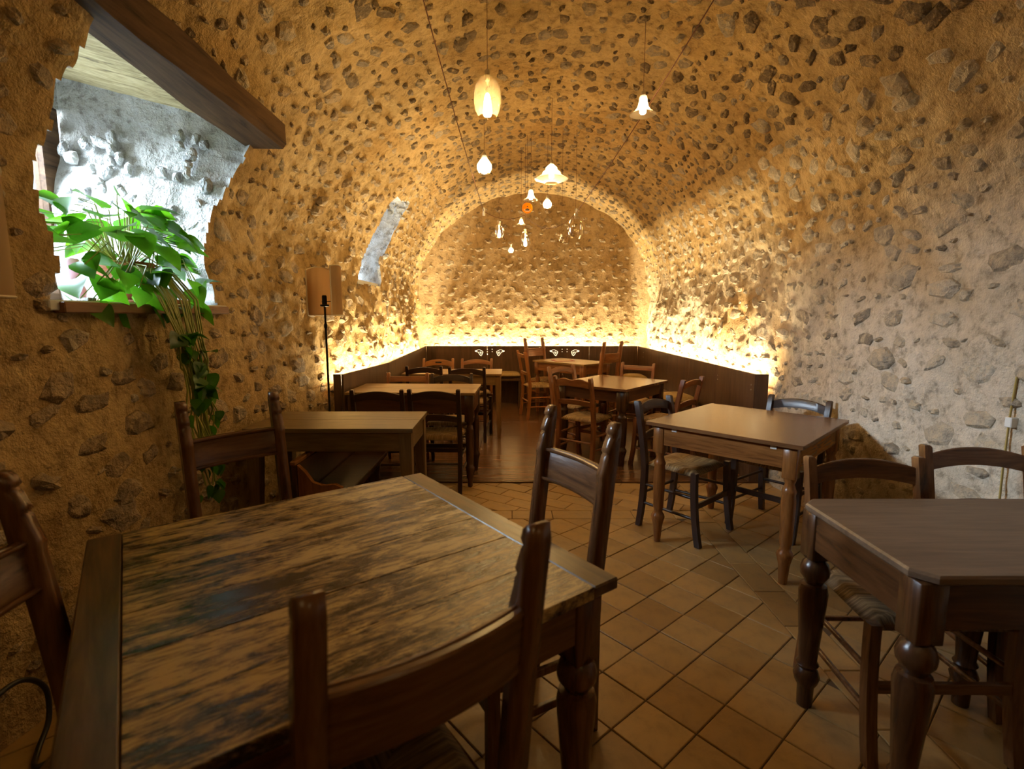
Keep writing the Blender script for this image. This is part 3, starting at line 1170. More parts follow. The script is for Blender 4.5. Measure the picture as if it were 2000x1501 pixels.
# bird and dot cut-outs as thin plates, the light from behind put in as glow
def bird(cx, flip):
    sc = 0.105
    pts = [(-0.52, 0.30), (-0.30, 0.42), (-0.05, 0.46), (0.18, 0.30), (0.42, 0.22), (0.50, 0.05), (0.36, 0.0), (0.44, -0.14), (0.30, -0.20), (0.36, -0.36), (0.16, -0.38), (0.0, -0.34), (-0.16, -0.12), (-0.24, 0.10), (-0.44, 0.10), (-0.66, 0.16), (-0.72, 0.30), (-0.52, 0.30)]
    m = MB()
    w = 0.055
    def flat(path, w):
        for (x0, y0), (x1, y1) in zip(path[:-1], path[1:]):
            d = Vector((x1 - x0, y1 - y0)).normalized() * w * 0.5
            e = Vector((-d.y, d.x))
            q = [(x0 - d.x * .6 + e.x, y0 - d.y * .6 + e.y), (x1 + d.x * .6 + e.x, y1 + d.y * .6 + e.y), (x1 + d.x * .6 - e.x, y1 + d.y * .6 - e.y), (x0 - d.x * .6 - e.x, y0 - d.y * .6 - e.y)]
            m.prism([(cx + flip * p[0] * sc, 0.83 + p[1] * sc) for p in q], 'y', -0.002, 0.001)
    flat(pts, w)
    flat([(0.0, 0.12), (0.22, 0.02), (0.14, -0.16), (0.02, -0.06), (0.0, 0.12)], w)
    flat([(-0.70, 0.22), (-0.45, 0.22)], 0.12)
    flat([(0.02, -0.36), (0.10, -0.50), (0.26, -0.50)], w * .8)
    m.build('bird_cut_out', M['cutout'], back_panel)


for cx, fl_ in ((-0.52, 1), (-0.20, -1), (0.69, 1), (1.01, -1)):
    bird(cx, fl_)
for cx in (-0.40, -0.32, 0.81, 0.89):
    for zz in (0.885, 0.845):
        m = MB().tube([(cx, -0.002, zz), (cx, 0.001, zz)], 0.0075, 8)
        m.build('drilled_dot', M['cutout'], back_panel)

# LED strips hidden behind the panelling
def led(label, a, b, half, ztop, mat='led'):
    a, b = Vector(a), Vector(b)
    d = (b - a).normalized()
    n = Vector((-d.y, d.x, 0)) * half
    m = MB()
    m.add([a + n, b + n, b - n, a - n], [(0, 1, 2, 3)])
    me = new_mesh('led_strip', m.v, m.f, M[mat])
    if me.polygons[0].normal.z < 0:
        me.flip_normals()
    o = link('led_strip', me)
    dn = n.normalized() * (half + 0.004)
    q = MB()
    q.prism([(p.x, p.y) for p in (a + dn, b + dn, b - dn, a - dn)], 'z', a.z - 0.012, a.z - 0.002)
    q.build('led_channel', M['steel'], o)
    return tag(o, label, 'led strip')


led('warm glowing light strip behind the right panelling', (2.057, 4.30, 0.81), (2.057, 8.25, 0.81), 0.005, ZT, 'led_narrow')
led('warm glowing light strip behind the back panelling', (-1.36, 8.355, 0.80), (2.01, 8.355, 0.80), 0.014, ZT)
led('warm glowing light strip behind the left panelling, near length by the floor lamp', (-1.462, 4.31, 0.83), (-1.345, 5.30, 0.83), 0.012, ZT)
led('warm glowing light strip behind the left panelling, far length', (-1.345, 5.36, 0.83), (-1.435, 8.25, 0.83), 0.012, ZT)


def bench(label, x0, x1, y0, y1, posts):
    cx, cy = (x0 + x1) / 2, (y0 + y1) / 2
    e = empty('wall_bench', (cx, cy, ZP), 0, label, 'bench')
    MB().box(x0 - cx, x1 - cx, y0 - cy, y1 - cy, 0.41, 0.447, 0.003).build('seat', M['panel'], e)
    for (a, b, c, d) in posts:
        MB().box(a - cx, b - cx, c - cy, d - cy, 0, 0.41, 0.002).build('leg', M['panel'], e)
    return e


bench('dark wall bench along the back panelling behind the left tables', -1.37, 0.16, 7.88, 8.27,
      [(0.10, 0.155, 7.90, 7.95), (0.10, 0.155, 8.20, 8.25), (-0.6, -0.545, 7.90, 7.95), (-1.34, -1.285, 7.90, 7.95), (-1.34, -1.285, 8.20, 8.25)])
bench('dark wall bench along the right panelling holding two cushions', 1.70, 2.02, 5.30, 8.27,
      [(1.72, 1.775, 5.32, 5.37), (1.95, 2.005, 5.32, 5.37), (1.72, 1.775, 6.8, 6.85), (1.95, 2.005, 6.8, 6.85), (1.72, 1.775, 8.15, 8.2), (1.95, 2.005, 8.15, 8.2)])


def cushion(label, loc, w, d, h, rot, ties=True):
    e = empty('seat_cushion', loc, 0, label, 'cushion', 'ochre bench cushions')
    e.rotation_euler = rot
    m = MB()
    n = 14
    V = []
    for sgn in (1, -1):
        for j in range(n + 1):
            for i in range(n + 1):
                a, b = -1 + 2 * i / n, -1 + 2 * j / n
                k = (1 - a ** 4) * (1 - b ** 4)
                zz = sgn * h / 2 * (k ** 0.45 if k > 0 else 0)
                pinch = 1 - 0.06 * (1 - abs(a * b))
                V.append((a * w / 2 * (pinch + 0.06 * (b * b)), b * d / 2 * (pinch + 0.06 * a * a), zz + h / 2))
    F = []
    for s_ in range(2):
        o_ = s_ * (n + 1) ** 2
        for j in range(n):
            for i in range(n):
                q = [o_ + j * (n + 1) + i, o_ + j * (n + 1) + i + 1, o_ + (j + 1) * (n + 1) + i + 1, o_ + (j + 1) * (n + 1) + i]
                F.append(q if s_ == 0 else q[::-1])
    m.add(V, F)
    me = new_mesh('pillow', m.v, m.f, M['cushion'], True)
    link('pillow', me, e)
    t = MB()
    rim = [(math.copysign(abs(math.cos(a)) ** 0.3, math.cos(a)) * w / 2, math.copysign(abs(math.sin(a)) ** 0.3, math.sin(a)) * d / 2, h / 2) for a in np.linspace(0, 2 * math.pi, 40)]
    t.tube(rim, 0.005, 5)
    t.build('piping', M['cushion'], e)
    if ties:
        t = MB()
        for k in (-1, 1):
            t.tube([(w / 2, -d / 2 + 0.03, h / 2), (w / 2 + 0.03, -d / 2 - 0.01 + k * .01, h / 2 - 0.005), (w / 2 + 0.05, -d / 2 - 0.03 + k * .02, 0.0), (w / 2 + 0.045 + k * .02, -d / 2 - 0.03, -0.06)], 0.006, 5)
        t.build('tie', M['cushion'], e)
    return e


cushion('ochre cushion with tie on the end of the back bench', (-0.09, 8.06, ZP + 0.447), 0.44, 0.36, 0.09, (0, 0, 0.05))
cushion('ochre cushion on the right bench in the far back corner', (1.82, 7.55, ZP + 0.447), 0.30, 0.42, 0.11, (0, 0, 0), False)
cushion('plump ochre cushion on the near end of the right bench', (1.82, 5.60, ZP + 0.447), 0.30, 0.44, 0.12, (0, 0, 0.1), False)

# ------------------------------------------------------------------ tables
PROF_A = [(0.030, 0.0), (0.020, 0.004), (0.027, 0.10), (0.036, 0.14), (0.040, 0.155), (0.036, 0.17), (0.026, 0.185), (0.025, 0.20), (0.030, 0.22), (0.034, 0.36), (0.035, 0.44), (0.031, 0.475), (0.034, 0.485), (0.034, 0.495), (0.029, 0.505), (0.022, 0.53), (0.027, 0.545), (0.031, 0.56)]
PROF_A[0] = (0.019, 0.0)
PROF_B = [(0.026, 0.0), (0.028, 0.08), (0.038, 0.10), (0.044, 0.125), (0.036, 0.15), (0.030, 0.16), (0.038, 0.175), (0.030, 0.19), (0.034, 0.25), (0.044, 0.40), (0.048, 0.47), (0.042, 0.50), (0.028, 0.505), (0.034, 0.52), (0.046, 0.54), (0.048, 0.56), (0.042, 0.585), (0.030, 0.60), (0.040, 0.61)]


def turned_leg(h, block, bw, prof, mat, parent, x, y, scale=1.0):
    m = MB()
    zt = h - block
    k = zt / prof[-1][1]
    m.lathe([(r * scale, z * k) for r, z in prof], n=18)
    m.box(-bw / 2, bw / 2, -bw / 2, bw / 2, zt - 0.002, h, 0.003)
    return m.build('leg', mat, parent, loc=(x, y, 0), angle=50)


def table(name, label, x, y, rz, w, d, h, top, leg, apron, prof, planks=3, breadboard=0.0, tt=0.028, ah=0.11, block=0.16, bw=0.07, inset=0.05, chamfer=0.0, scale=1.0, grp=None, cat='table', z0=0.0, overhang=None):
    e = empty(name, (x, y, z0), rz, label, cat, grp)
    hw, hd = w / 2, d / 2
    if chamfer > 0:
        m = MB()
        c = chamfer
        poly = [(-hw + c, -hd), (hw - c, -hd), (hw, -hd + c), (hw, hd - c), (hw - c, hd), (-hw + c, hd), (-hw, hd - c), (-hw, -hd + c)]
        inner = [(p[0] * (1 - .006 / hw), p[1] * (1 - .006 / hd)) for p in poly]
        m.strip([[(a, b, h - tt) for a, b in inner], [(a, b, h - tt + .006) for a, b in poly], [(a, b, h - .006) for a, b in poly], [(a, b, h) for a, b in inner]])
        m.build('top', top, e, angle=25)
    else:
        bx = hw - breadboard
        pw = d / planks
        for k in range(planks):
            g = 0.0009
            dz = random.uniform(-0.0008, 0.0)
            MB().box(-bx + g, bx - g, -hd + k * pw + g, -hd + (k + 1) * pw - g, h - tt + dz, h + dz, 0.0012).build('plank', top, e)
        if breadboard:
            for sg in (-1, 1):
                a, b = sorted((sg * bx, sg * hw))
                MB().box(a + .001, b - .001, -hd, hd, h - tt, h - 0.0006, 0.004).build('end_board', M['oak_end'], e)
    lx, ly = hw - inset - bw / 2, hd - inset - bw / 2
    for sx in (-1, 1):
        for sy in (-1, 1):
            if prof == 'square':
                m = MB()
                rings = []
                for zz, s_ in ((0, 0.62), (h - tt - ah - 0.02, 1.0), (h - tt - 0.0005, 1.0)):
                    b_ = bw / 2
                    ins = bw * (1 - s_)
                    xs2 = (-b_, b_ - ins) if sx < 0 else (-b_ + ins, b_)
                    ys2 = (-b_, b_ - ins) if sy < 0 else (-b_ + ins, b_)
                    rings.append([(xs2[0], ys2[0], zz), (xs2[1], ys2[0], zz), (xs2[1], ys2[1], zz), (xs2[0], ys2[1], zz)])
                m.strip(rings)
                m.build('leg', leg, e, loc=(sx * lx, sy * ly, 0))
            else:
                turned_leg(h - tt - 0.0005, block, bw, prof, leg, e, sx * lx, sy * ly, scale)
    t = 0.022
    zt, zb = h - tt - 0.001, h - tt - ah
    for sy in (-1, 1):
        yy = sy * (ly + bw / 2 - t / 2 - 0.006)
        MB().box(-lx + bw / 2, lx - bw / 2, yy - t / 2, yy + t / 2, zb, zt, 0.002).build('apron', apron, e)
    for sx in (-1, 1):
        xx = sx * (lx + bw / 2 - t / 2 - 0.006)
        MB().box(-ly + bw / 2, ly - bw / 2, -t / 2, t / 2, zb, zt, 0.002).build('apron', apron, e, loc=(xx, 0, 0), rot=(0, 0, math.pi / 2))
    return e


ft = table('worn_table', 'big square table with a scuffed, worn plank top in the foreground', -0.49, 1.32, R(36.9), 1.085, 1.083, 0.77, M['worn'], M['oak_mid'], M['oak_mid_x'], PROF_B, planks=6, breadboard=0.085, tt=0.032, ah=0.13, block=0.19, bw=0.082, inset=0.03, scale=1.12)
mt = table('square_table', 'reddish square table with honey turned legs set diagonally before the right wall', 1.466, 3.121, R(-45), 0.882, 0.928, 0.776, M['mid_top'], M['mid_leg'], M['mid_apron'], PROF_A, planks=1, tt=0.022, ah=0.12, block=0.17, bw=0.068, inset=0.035, scale=1.06)
for xx in (-0.27, 0.29):
    MB().box(xx - 0.016, xx + 0.016, -0.4265, -0.405, 0.728, 0.752, 0.001).build('pull_notch', M['white_plug'], mt)
sd = table('side_table', 'dull brown table with clipped corners and dark turned legs at the right edge', 1.575, 1.49, 0.0, 1.09, 0.56, 0.77, M['dim_top'], M['oak_dark'], M['oak_dark_x'], PROF_B, chamfer=0.045, tt=0.026, ah=0.13, block=0.17, bw=0.075, inset=0.012)
[c for c in sd.children if c.name.startswith('leg') and c.location.x > 0 and c.location.y > 0][0].location.x = 0.082
table('plank_table', 'grey-brown two-plank table with plain tapered legs by the left wall', -1.075, 3.187, R(0.4), 0.99, 0.55, 0.77, M['plank_top'], M['plank_leg'], M['plank_top'], 'square', planks=2, tt=0.026, ah=0.115, bw=0.072, inset=0.012)
table('long_table', 'long golden-topped table with dark turned legs on the platform edge', -0.825, 4.40, R(-2.0), 1.07, 0.56, 0.80, M['gold_top'], M['oak_dark'], M['red_brown'], PROF_A, planks=2, tt=0.022, ah=0.15, block=0.22, bw=0.075, inset=0.015, scale=1.0)
table('far_table', 'narrow golden table with straight legs farther back on the left', -0.695, 6.10, R(0.2), 1.15, 0.56, 0.752, M['gold_top'], M['gold_leg'], M['gold_top'], 'square', planks=2, tt=0.022, ah=0.11, bw=0.06, inset=0.012, z0=ZP)
table('glossy_table', 'glossy square table with thick turned legs in the middle of the alcove', 1.03, 5.22, R(-40), 0.80, 0.92, 0.745, M['mid_top'], M['oak_dark'], M['red_brown'], PROF_A, planks=1, tt=0.024, ah=0.11, block=0.19, bw=0.085, inset=0.03, scale=1.35, z0=ZP)
table('menu_table', 'farthest small table by the back panelling, with a red menu on it', 0.86, 7.37, R(-48), 0.98, 0.62, 0.765, M['gold_top'], M['cherry'], M['cherry_x'], PROF_A, planks=2, tt=0.024, ah=0.12, block=0.17, bw=0.07, inset=0.02, z0=ZP)
mn = empty('menu', (0.74, 7.43, 0.765 + ZP + 0.0005), R(10), 'red folded menu lying on the farthest table', 'menu')
MB().box(-0.15, 0.15, -0.11, 0.11, 0, 0.006, 0.001).build('cover', M['red_card'], mn)
MB().box(-0.11, 0.11, -0.07, 0.07, 0.006, 0.0075).build('print', M['paper'], mn)

# ------------------------------------------------------------------ chairs
def rush_seat(parent, wf, wb, d, z, mats, th=0.036, y0=0.0):
    """woven seat: four triangular sectors meeting at the middle, strands turn at the diagonals"""
    n = 12
    V, F, MI = [], [], []
    def pt(u, v):
        w = wb + (wf - wb) * (v + 1) / 2
        x = u * w / 2
        y = y0 + (v + 1) / 2 * d
        m = max(abs(u), abs(v))
        e = 1 - abs(abs(u) - abs(v))
        zz = z + th * (0.5 - 0.9 * max(0, (m - 0.80) / 0.20) ** 2) - 0.010 * (1 - m) - 0.006 * max(0, e - 0.8) / 0.2 * (m < 0.95)
        return (x, y, zz)
    N = n + 1
    for j in range(N):
        for i in range(N):
            V.append(pt(-1 + 2 * i / n, -1 + 2 * j / n))
    for j in range(n):
        for i in range(n):
            a, b, c, d_ = j * N + i, j * N + i + 1, (j + 1) * N + i + 1, (j + 1) * N + i
            uc, vc = -1 + (2 * i + 1) / n, -1 + (2 * j + 1) / n
            if abs(abs(uc) - abs(vc)) < 1e-6:
                same = uc * vc > 0
                # split along the diagonal
                if same:
                    t1, t2 = (a, b, c), (a, c, d_)
                else:
                    t1, t2 = (a, b, d_), (b, c, d_)
                for t in (t1, t2):
                    mu = sum(V[k][0] for k in t) / 3 / (wb + (wf - wb) * (vc + 1) / 2) * 2
                    mv = sum((V[k][1] - y0) for k in t) / 3 / d * 2 - 1
                    F.append(t)
                    MI.append(0 if abs(mu) > abs(mv) else 1)
            else:
                F.append((a, b, c, d_))
                MI.append(0 if abs(uc) > abs(vc) else 1)
    ring = list(range(N)) + [j * N + n for j in range(1, N)] + [n * N + i for i in range(n - 1, -1, -1)] + [j * N for j in range(n - 1, 0, -1)]
    b0 = len(V)
    for k in ring:
        x, y, zz = V[k]
        V.append((x * 0.97, y0 + d / 2 + (y - y0 - d / 2) * 0.97, z - th / 2))
    for k in range(len(ring)):
        k2 = (k + 1) % len(ring)
        F.append((ring[k], b0 + k, b0 + k2, ring[k2]))
        MI.append(MI[0])
    F.append(tuple(b0 + k for k in range(len(ring))))
    MI.append(0)
    me = new_mesh('seat', V, F, list(mats), True)
    me.polygons.foreach_set('material_index', MI)
    bm = bmesh.new()
    bm.from_mesh(me)
    bmesh.ops.recalc_face_normals(bm, faces=bm.faces)
    bm.to_mesh(me)
    bm.free()
    return link('seat', me, parent)


def rail_mesh(w, yc, z0, z1, th, bow, arch, mat, parent, name='rail', hump=0.0, slope=0.0, hole=False):
    """back rail bent in plan (bow) with an arched top"""
    n = 14
    rings = []
    for k in range(n + 1):
        t = -1 + 2 * k / n
        x = t * w / 2
        yy = yc - bow * (1 - t * t)
        a = arch * (1 - t * t)
        if hump:
            a = hump * (0.5 + 0.5 * math.cos(t * 2 * math.pi * 1.0 + math.pi)) * 1.0 + arch * (1 - t * t) * 0.6
        zt = z1 + a
        zb = z0 + arch * 0.75 * (1 - t * t)
        rings.append([(x, yy - th / 2, zb), (x, yy + th / 2, zb), (x, yy + th / 2 - slope, zt - .004), (x, yy + th / 2 - slope - .004, zt), (x, yy - th / 2 - slope + .004, zt), (x, yy - th / 2 - slope, zt - .004)])
    m = MB()
    m.strip(rings)
    return m.build(name, mat, parent, angle=40)


def rush_chair(style, mp, mx, rush, h=0.85, w=0.38, sh=0.45, rh=0.0):
    """rush-seated country chair; origin between the rear feet, facing +y"""
    e = empty('rush_chair')
    d = 0.37
    wf = w + 0.045
    lean = 0.075
    for sx in (-1, 1):
        rings = []
        for k in range(11):
            t = k / 10
            z = h * t
            yy = -0.035 * (1 - min(1, t / 0.5)) ** 2 - lean * max(0, (t - 0.5) / 0.5) ** 1.3
            a = 0.0175 * (1 - 0.12 * abs(t - 0.5) * 2)
            b = 0.019 if t > 0.05 else 0.017
            x = sx * w / 2
            rings.append([(x - a, yy - b, z), (x + a, yy - b, z), (x + a, yy + b, z), (x - a, yy + b, z)])
        x, yy = sx * w / 2, -lean
        rings.append([(x - .010, yy - .011, h + .007), (x + .010, yy - .011, h + .007), (x + .010, yy + .011, h + .007), (x - .010, yy + .011, h + .007)])
        m = MB()
        m.strip(rings)
        m.build('back_post', mp, e, angle=40)
        rings = []
        for k in range(9):
            t = k / 8
            z = (sh + 0.012) * t
            bend = 0.045 * (1 - t) ** 2.2
            x = sx * (wf / 2 - 0.005)
            yy = d + bend
            a = 0.0175
            rings.append([(x - a, yy - a, z), (x + a, yy - a, z), (x + a, yy + a, z), (x - a, yy + a, z)])
        m = MB()
        m.strip(rings)
        m.build('leg', mp, e, angle=40)
    rush_seat(e, wf - 0.02, w - 0.02, d, sh, rush, y0=0.0)
    iw = w - 0.030
    zt = h - 0.075
    yb = -lean * max(0, ((zt + 0.03) / h - 0.5) / 0.5) ** 1.3
    ym = -lean * max(0, (0.62 / h - 0.5) / 0.5) ** 1.3
    if style == 'arch':
        rail_mesh(iw, yb, zt - 0.005 - rh, h - 0.035, 0.016, 0.020, 0.030, mx, e, 'top_rail', slope=0.006)
        rail_mesh(iw, ym, 0.585, 0.632, 0.015, 0.016, 0.022, mx, e, 'back_rail', slope=0.004)
    elif style == 'straight':
        rail_mesh(iw, yb, zt - 0.005, h - 0.028, 0.018, 0.008, 0.0, mx, e, 'top_rail', slope=0.006)
        rail_mesh(iw, ym, 0.60, 0.645, 0.016, 0.008, 0.0, mx, e, 'back_rail', slope=0.004)
    elif style == 'hump':
        rail_mesh(iw, yb, zt - 0.015, h - 0.030, 0.017, 0.020, 0.018, mx, e, 'top_rail', hump=0.016, slope=0.006)
        rail_mesh(iw, ym, 0.585, 0.63, 0.015, 0.016, 0.016, mx, e, 'back_rail', slope=0.004)
    elif style == 'handle':
        rail_mesh(iw, yb, zt - 0.03, h - 0.04, 0.016, 0.018, 0.032, mx, e, 'top_rail', slope=0.006)
        m = MB()
        m.box(-0.045, 0.045, yb - 0.030, yb - 0.006, zt + 0.016, zt + 0.038, 0.008)
        m.build('hand_slot', M['iron'], e)
        rail_mesh(iw, ym, 0.585, 0.632, 0.015, 0.016, 0.022, mx, e, 'back_rail', slope=0.004)
    # seat rails and stretchers
    for sx in (-1, 1):
        for z in (0.17, 0.30):
            m = MB().tube([(sx * w / 2, -0.012, z), (sx * (wf / 2 - .005), d + 0.018, z)], 0.010, 8)
            m.build('stretcher', mp, e, angle=60)
    for z, rr in ((0.25, 0.011),):
        MB().box(-wf / 2 + .02, wf / 2 - .02, d + .004, d + .022, z - .018, z + .018, 0.002).build('stretcher', mx, e)
    MB().tube([(-w / 2, -0.008, 0.24), (w / 2, -0.008, 0.24)], 0.010, 8).build('stretcher', mp, e, angle=60)
    return e


def tall_chair(mp, mx, rush, h=1.075, w=0.375, sh=0.46):
    """high-backed chair with scroll-cut post tops and one broad moulded back rail"""
    e = empty('tall_chair')
    d = 0.38
    wf = w + 0.03
    lean = 0.075
    def ly(z):
        return -lean * max(0, (z - sh) / (h - sh)) ** 1.15
    for sx in (-1, 1):
        back, front = [], []
        for z in (0, 0.2, 0.4, 0.5, 0.6, 0.7, 0.8, 0.88):
            back.append((ly(z) - 0.024, z))
            front.append((ly(z) + 0.024, z))
        for dz, off in ((0.892, 0.006), (0.902, 0.008), (0.915, 0.006), (0.945, 0.000), (0.965, -0.002), (0.975, -0.008), (0.982, 0.000), (0.997, -0.004), (1.022, -0.010), (1.034, -0.016), (1.042, -0.008), (1.062, -0.012), (1.072, -0.022)):
            zz = dz * h / 1.075
            front.append((ly(zz) + 0.024 + off - 0.003, zz))
        back += [(ly(0.97 * h) - 0.024, 0.97 * h), (ly(h) - 0.016, h)]
        poly = front + back[::-1]
        m = MB()
        n = len(poly)
        x = sx * w / 2
        V = [(x - 0.019, p[0], p[1]) for p in poly] + [(x + 0.019, p[0], p[1]) for p in poly]
        F = [(k, (k + 1) % n, n + (k + 1) % n, n + k) for k in range(n)]
        m.add(V, F)
        m.add([V[k] for k in range(n)], [tuple(range(n))])
        m.add([V[n + k] for k in range(n)], [tuple(range(n))])
        me = m.mesh('back_post', mp, angle=40)
        bm = bmesh.new()
        bm.from_mesh(me)
        bmesh.ops.remove_doubles(bm, verts=bm.verts, dist=1e-6)
        bmesh.ops.triangulate(bm, faces=[f_ for f_ in bm.faces if len(f_.verts) > 4])
        bmesh.ops.recalc_face_normals(bm, faces=bm.faces)
        bm.to_mesh(me)
        bm.free()
        link('back_post', me, e)
        m = MB().box(sx * (wf / 2) - .019, sx * (wf / 2) + .019, d - .019, d + .019, 0, sh + 0.004, 0.003)
        m.build('leg', mp, e)
    rush_seat(e, wf - 0.01, w - 0.01, d + 0.01, sh, rush, y0=0.005)
    iw = w - 0.034
    rail = rail_mesh(iw, ly(0.86), 0.792, 0.915, 0.020, 0.022, 0.0, mx, e, 'top_rail', slope=0.014)
    for z in (0.797, 0.908):
        m = MB()
        pts = []
        for k in range(13):
            t = -1 + 2 * k / 12
            pts.append((t * iw / 2, ly(z) + 0.006 - 0.022 * (1 - t * t) + (0.004 if z < .85 else 0.002), z))
        m.tube(pts, 0.007, 6)
        m.build('bead', mx, rail, angle=60)
    for sx in (-1, 1):
        for z in (0.16, 0.29):
            MB().box(sx * w / 2 - .008, sx * w / 2 + .008, 0.02, d - .015, z - .014, z + .014, 0.002).build('stretcher', mp, e)
        MB().box(sx * w / 2 - .010, sx * w / 2 + .010, 0.02, d - .015, sh - .06, sh - .02, 0.002).build('seat_rail', mx, e)
    MB().box(-wf / 2 + .018, wf / 2 - .018, d - .008, d + .008, 0.205, 0.245, 0.002).build('stretcher', mx, e)
    MB().box(-wf / 2 + .018, wf / 2 - .018, d - .010, d + .010, sh - .06, sh - .02, 0.002).build('seat_rail', mx, e)
    MB().box(-w / 2 + .018, w / 2 - .018, -.008, .008, 0.225, 0.265, 0.002).build('stretcher', mx, e)
    return e


RU = (M['rush_x'], M['rush_y'])
RD = (M['rushd_x'], M['rushd_y'])
PROTO = {}


def place(kind, x, y, deg, label, grp, z=0.0):
    if kind not in PROTO:
        PROTO[kind] = MAKE[kind]()
        o = PROTO[kind]
    else:
        o = copy_tree(PROTO[kind])
    o.location = (x, y, z)
    o.rotation_euler = (0, 0, R(deg))
    tag(o, label, 'chair', grp)
    return o


MAKE = {
    'tall': lambda: tall_chair(M['oak_mid'], M['oak_mid_x'], RD),
    'tall_far': lambda: tall_chair(M['cherry'], M['cherry_x'], RU),
    'dark': lambda: rush_chair('arch', M['walnut'], M['walnut_x'], RU, rh=0.012),
    'oak': lambda: rush_chair('arch', M['oak_mid'], M['oak_mid_x'], RD, w=0.42, h=0.87, rh=0.022),
    'cherry': lambda: rush_chair('arch', M['cherry'], M['cherry_x'], RU),
    'straight': lambda: rush_chair('straight', M['cherry'], M['cherry_x'], RU),
    'orange': lambda: rush_chair('straight', M['orange'], M['orange_x'], RU, h=0.92),
    'hump': lambda: rush_chair('hump', M['cherry'], M['cherry_x'], RU),
    'handle': lambda: rush_chair('handle', M['orange'], M['orange_x'], RU),
}
GT, GR = 'tall scroll-topped chairs', 'rush-seated country chairs'
place('tall', -0.155, 0.78, 36.6, 'tall dark chair nearest the camera, its back hiding part of the worn table', GT)
place('tall', 0.175, 1.765, 119, 'tall dark chair with blue glints on its posts, right of the worn table', GT)
place('tall', -1.165, 2.14, -131, 'tall dark chair behind the worn table, against the trailing plant', GT)
place('tall', -1.02, 0.945, -77, 'tall dark chair cut by the left edge of the photo beside the worn table', GT)
place('oak', 1.372, 1.865, 179, 'brown rush chair behind the clipped-corner table, left one of the pair', GR)
place('oak', 1.966, 2.04, 177, 'brown rush chair behind the clipped-corner table, right one by the wall', GR)
place('dark', 1.035, 3.455, 221, 'black rush chair at the left side of the reddish square table', GR)
place('dark', 1.945, 3.475, 129, 'black rush chair between the reddish square table and the right wall', GR)
place('dark', -1.045, 3.98, 2, 'black rush chair before the long golden table, left one of the pair', GR)
place('dark', -0.605, 4.00, -2, 'black rush chair before the long golden table, right one with orange seat in view', GR)
place('straight', -1.026, 4.93, 178, 'reddish chair with a straight rail behind the long golden table', GR, ZP)
place('dark', -0.588, 4.89, 180, 'black rush chair behind the long golden table', GR, ZP)
place('dark', -0.985, 5.77, 0, 'black rush chair before the far golden table, left one of the pair', GR, ZP)
place('dark', -0.49, 5.66, -4, 'black rush chair before the far golden table, right one beside the aisle', GR, ZP)
place('handle', -0.97, 6.66, 180, 'orange chair with a hand slot in its rail behind the far golden table', GR, ZP)
place('cherry', -0.46, 6.62, 180, 'reddish arched-rail chair behind the far golden table', GR, ZP)
place('hump', 0.60, 4.715, -39, 'chestnut chair with a double-curved top rail before the glossy table', GR, ZP)
place('cherry', 0.60, 5.67, 220, 'chestnut arched-rail chair on the far left side of the glossy table', GR, ZP)
place('straight', 1.465, 6.02, 148, 'chestnut chair with a flat straight rail behind the glossy table', GR, ZP)
place('cherry', 1.58, 4.64, 46, 'chestnut chair at the right side of the glossy table before a cushion', GR, ZP)
place('orange', 0.20, 7.10, -76, 'bright orange ladder-back chair in profile left of the farthest table', GR, ZP)
place('tall_far', 0.389, 7.891, 222, 'tall chestnut chair against the back panelling behind the farthest table', GT, ZP)
place('tall_far', 1.295, 6.888, 42, 'tall chestnut chair with its back to us before the farthest table', GT, ZP)

# ------------------------------------------------------------------ low antique bench under the plank table
bn = empty('low_bench', (-1.10, 3.25, 0), 0, 'low dark antique bench with scrolled end under the plank table', 'bench')
MB().box(-0.09, 0.15, -0.46, 0.55, 0.375, 0.40, 0.004).build('seat', M['walnut_x'], bn)
MB().box(-0.125, -0.095, -0.50, 0.58, 0.08, 0.598, 0.004).build('backrest', M['oak_dark'], bn)
MB().box(-0.128, -0.092, -0.51, 0.59, 0.599, 0.622, 0.005).build('top_moulding', M['mid_leg'], bn)
for yy, mm in ((-0.50, M['mid_leg']), (0.555, M['oak_dark'])):
    m = MB()
    prof = [(-0.09, 0.0), (0.10, 0.0), (0.13, 0.03), (0.10, 0.12), (0.075, 0.20), (0.09, 0.30), (0.14, 0.36), (0.165, 0.42), (0.15, 0.47), (0.11, 0.49), (0.05, 0.48), (-0.01, 0.50), (-0.05, 0.56), (-0.09, 0.60)]
    m.prism(prof, 'y', yy, yy + 0.03)
    me = m.mesh('scrolled_end', mm, angle=40)
    link('scrolled_end', me, bn)
MB().box(0.08, 0.10, -0.46, 0.55, 0.30, 0.374, 0.002).build('apron', M['walnut_x'], bn)

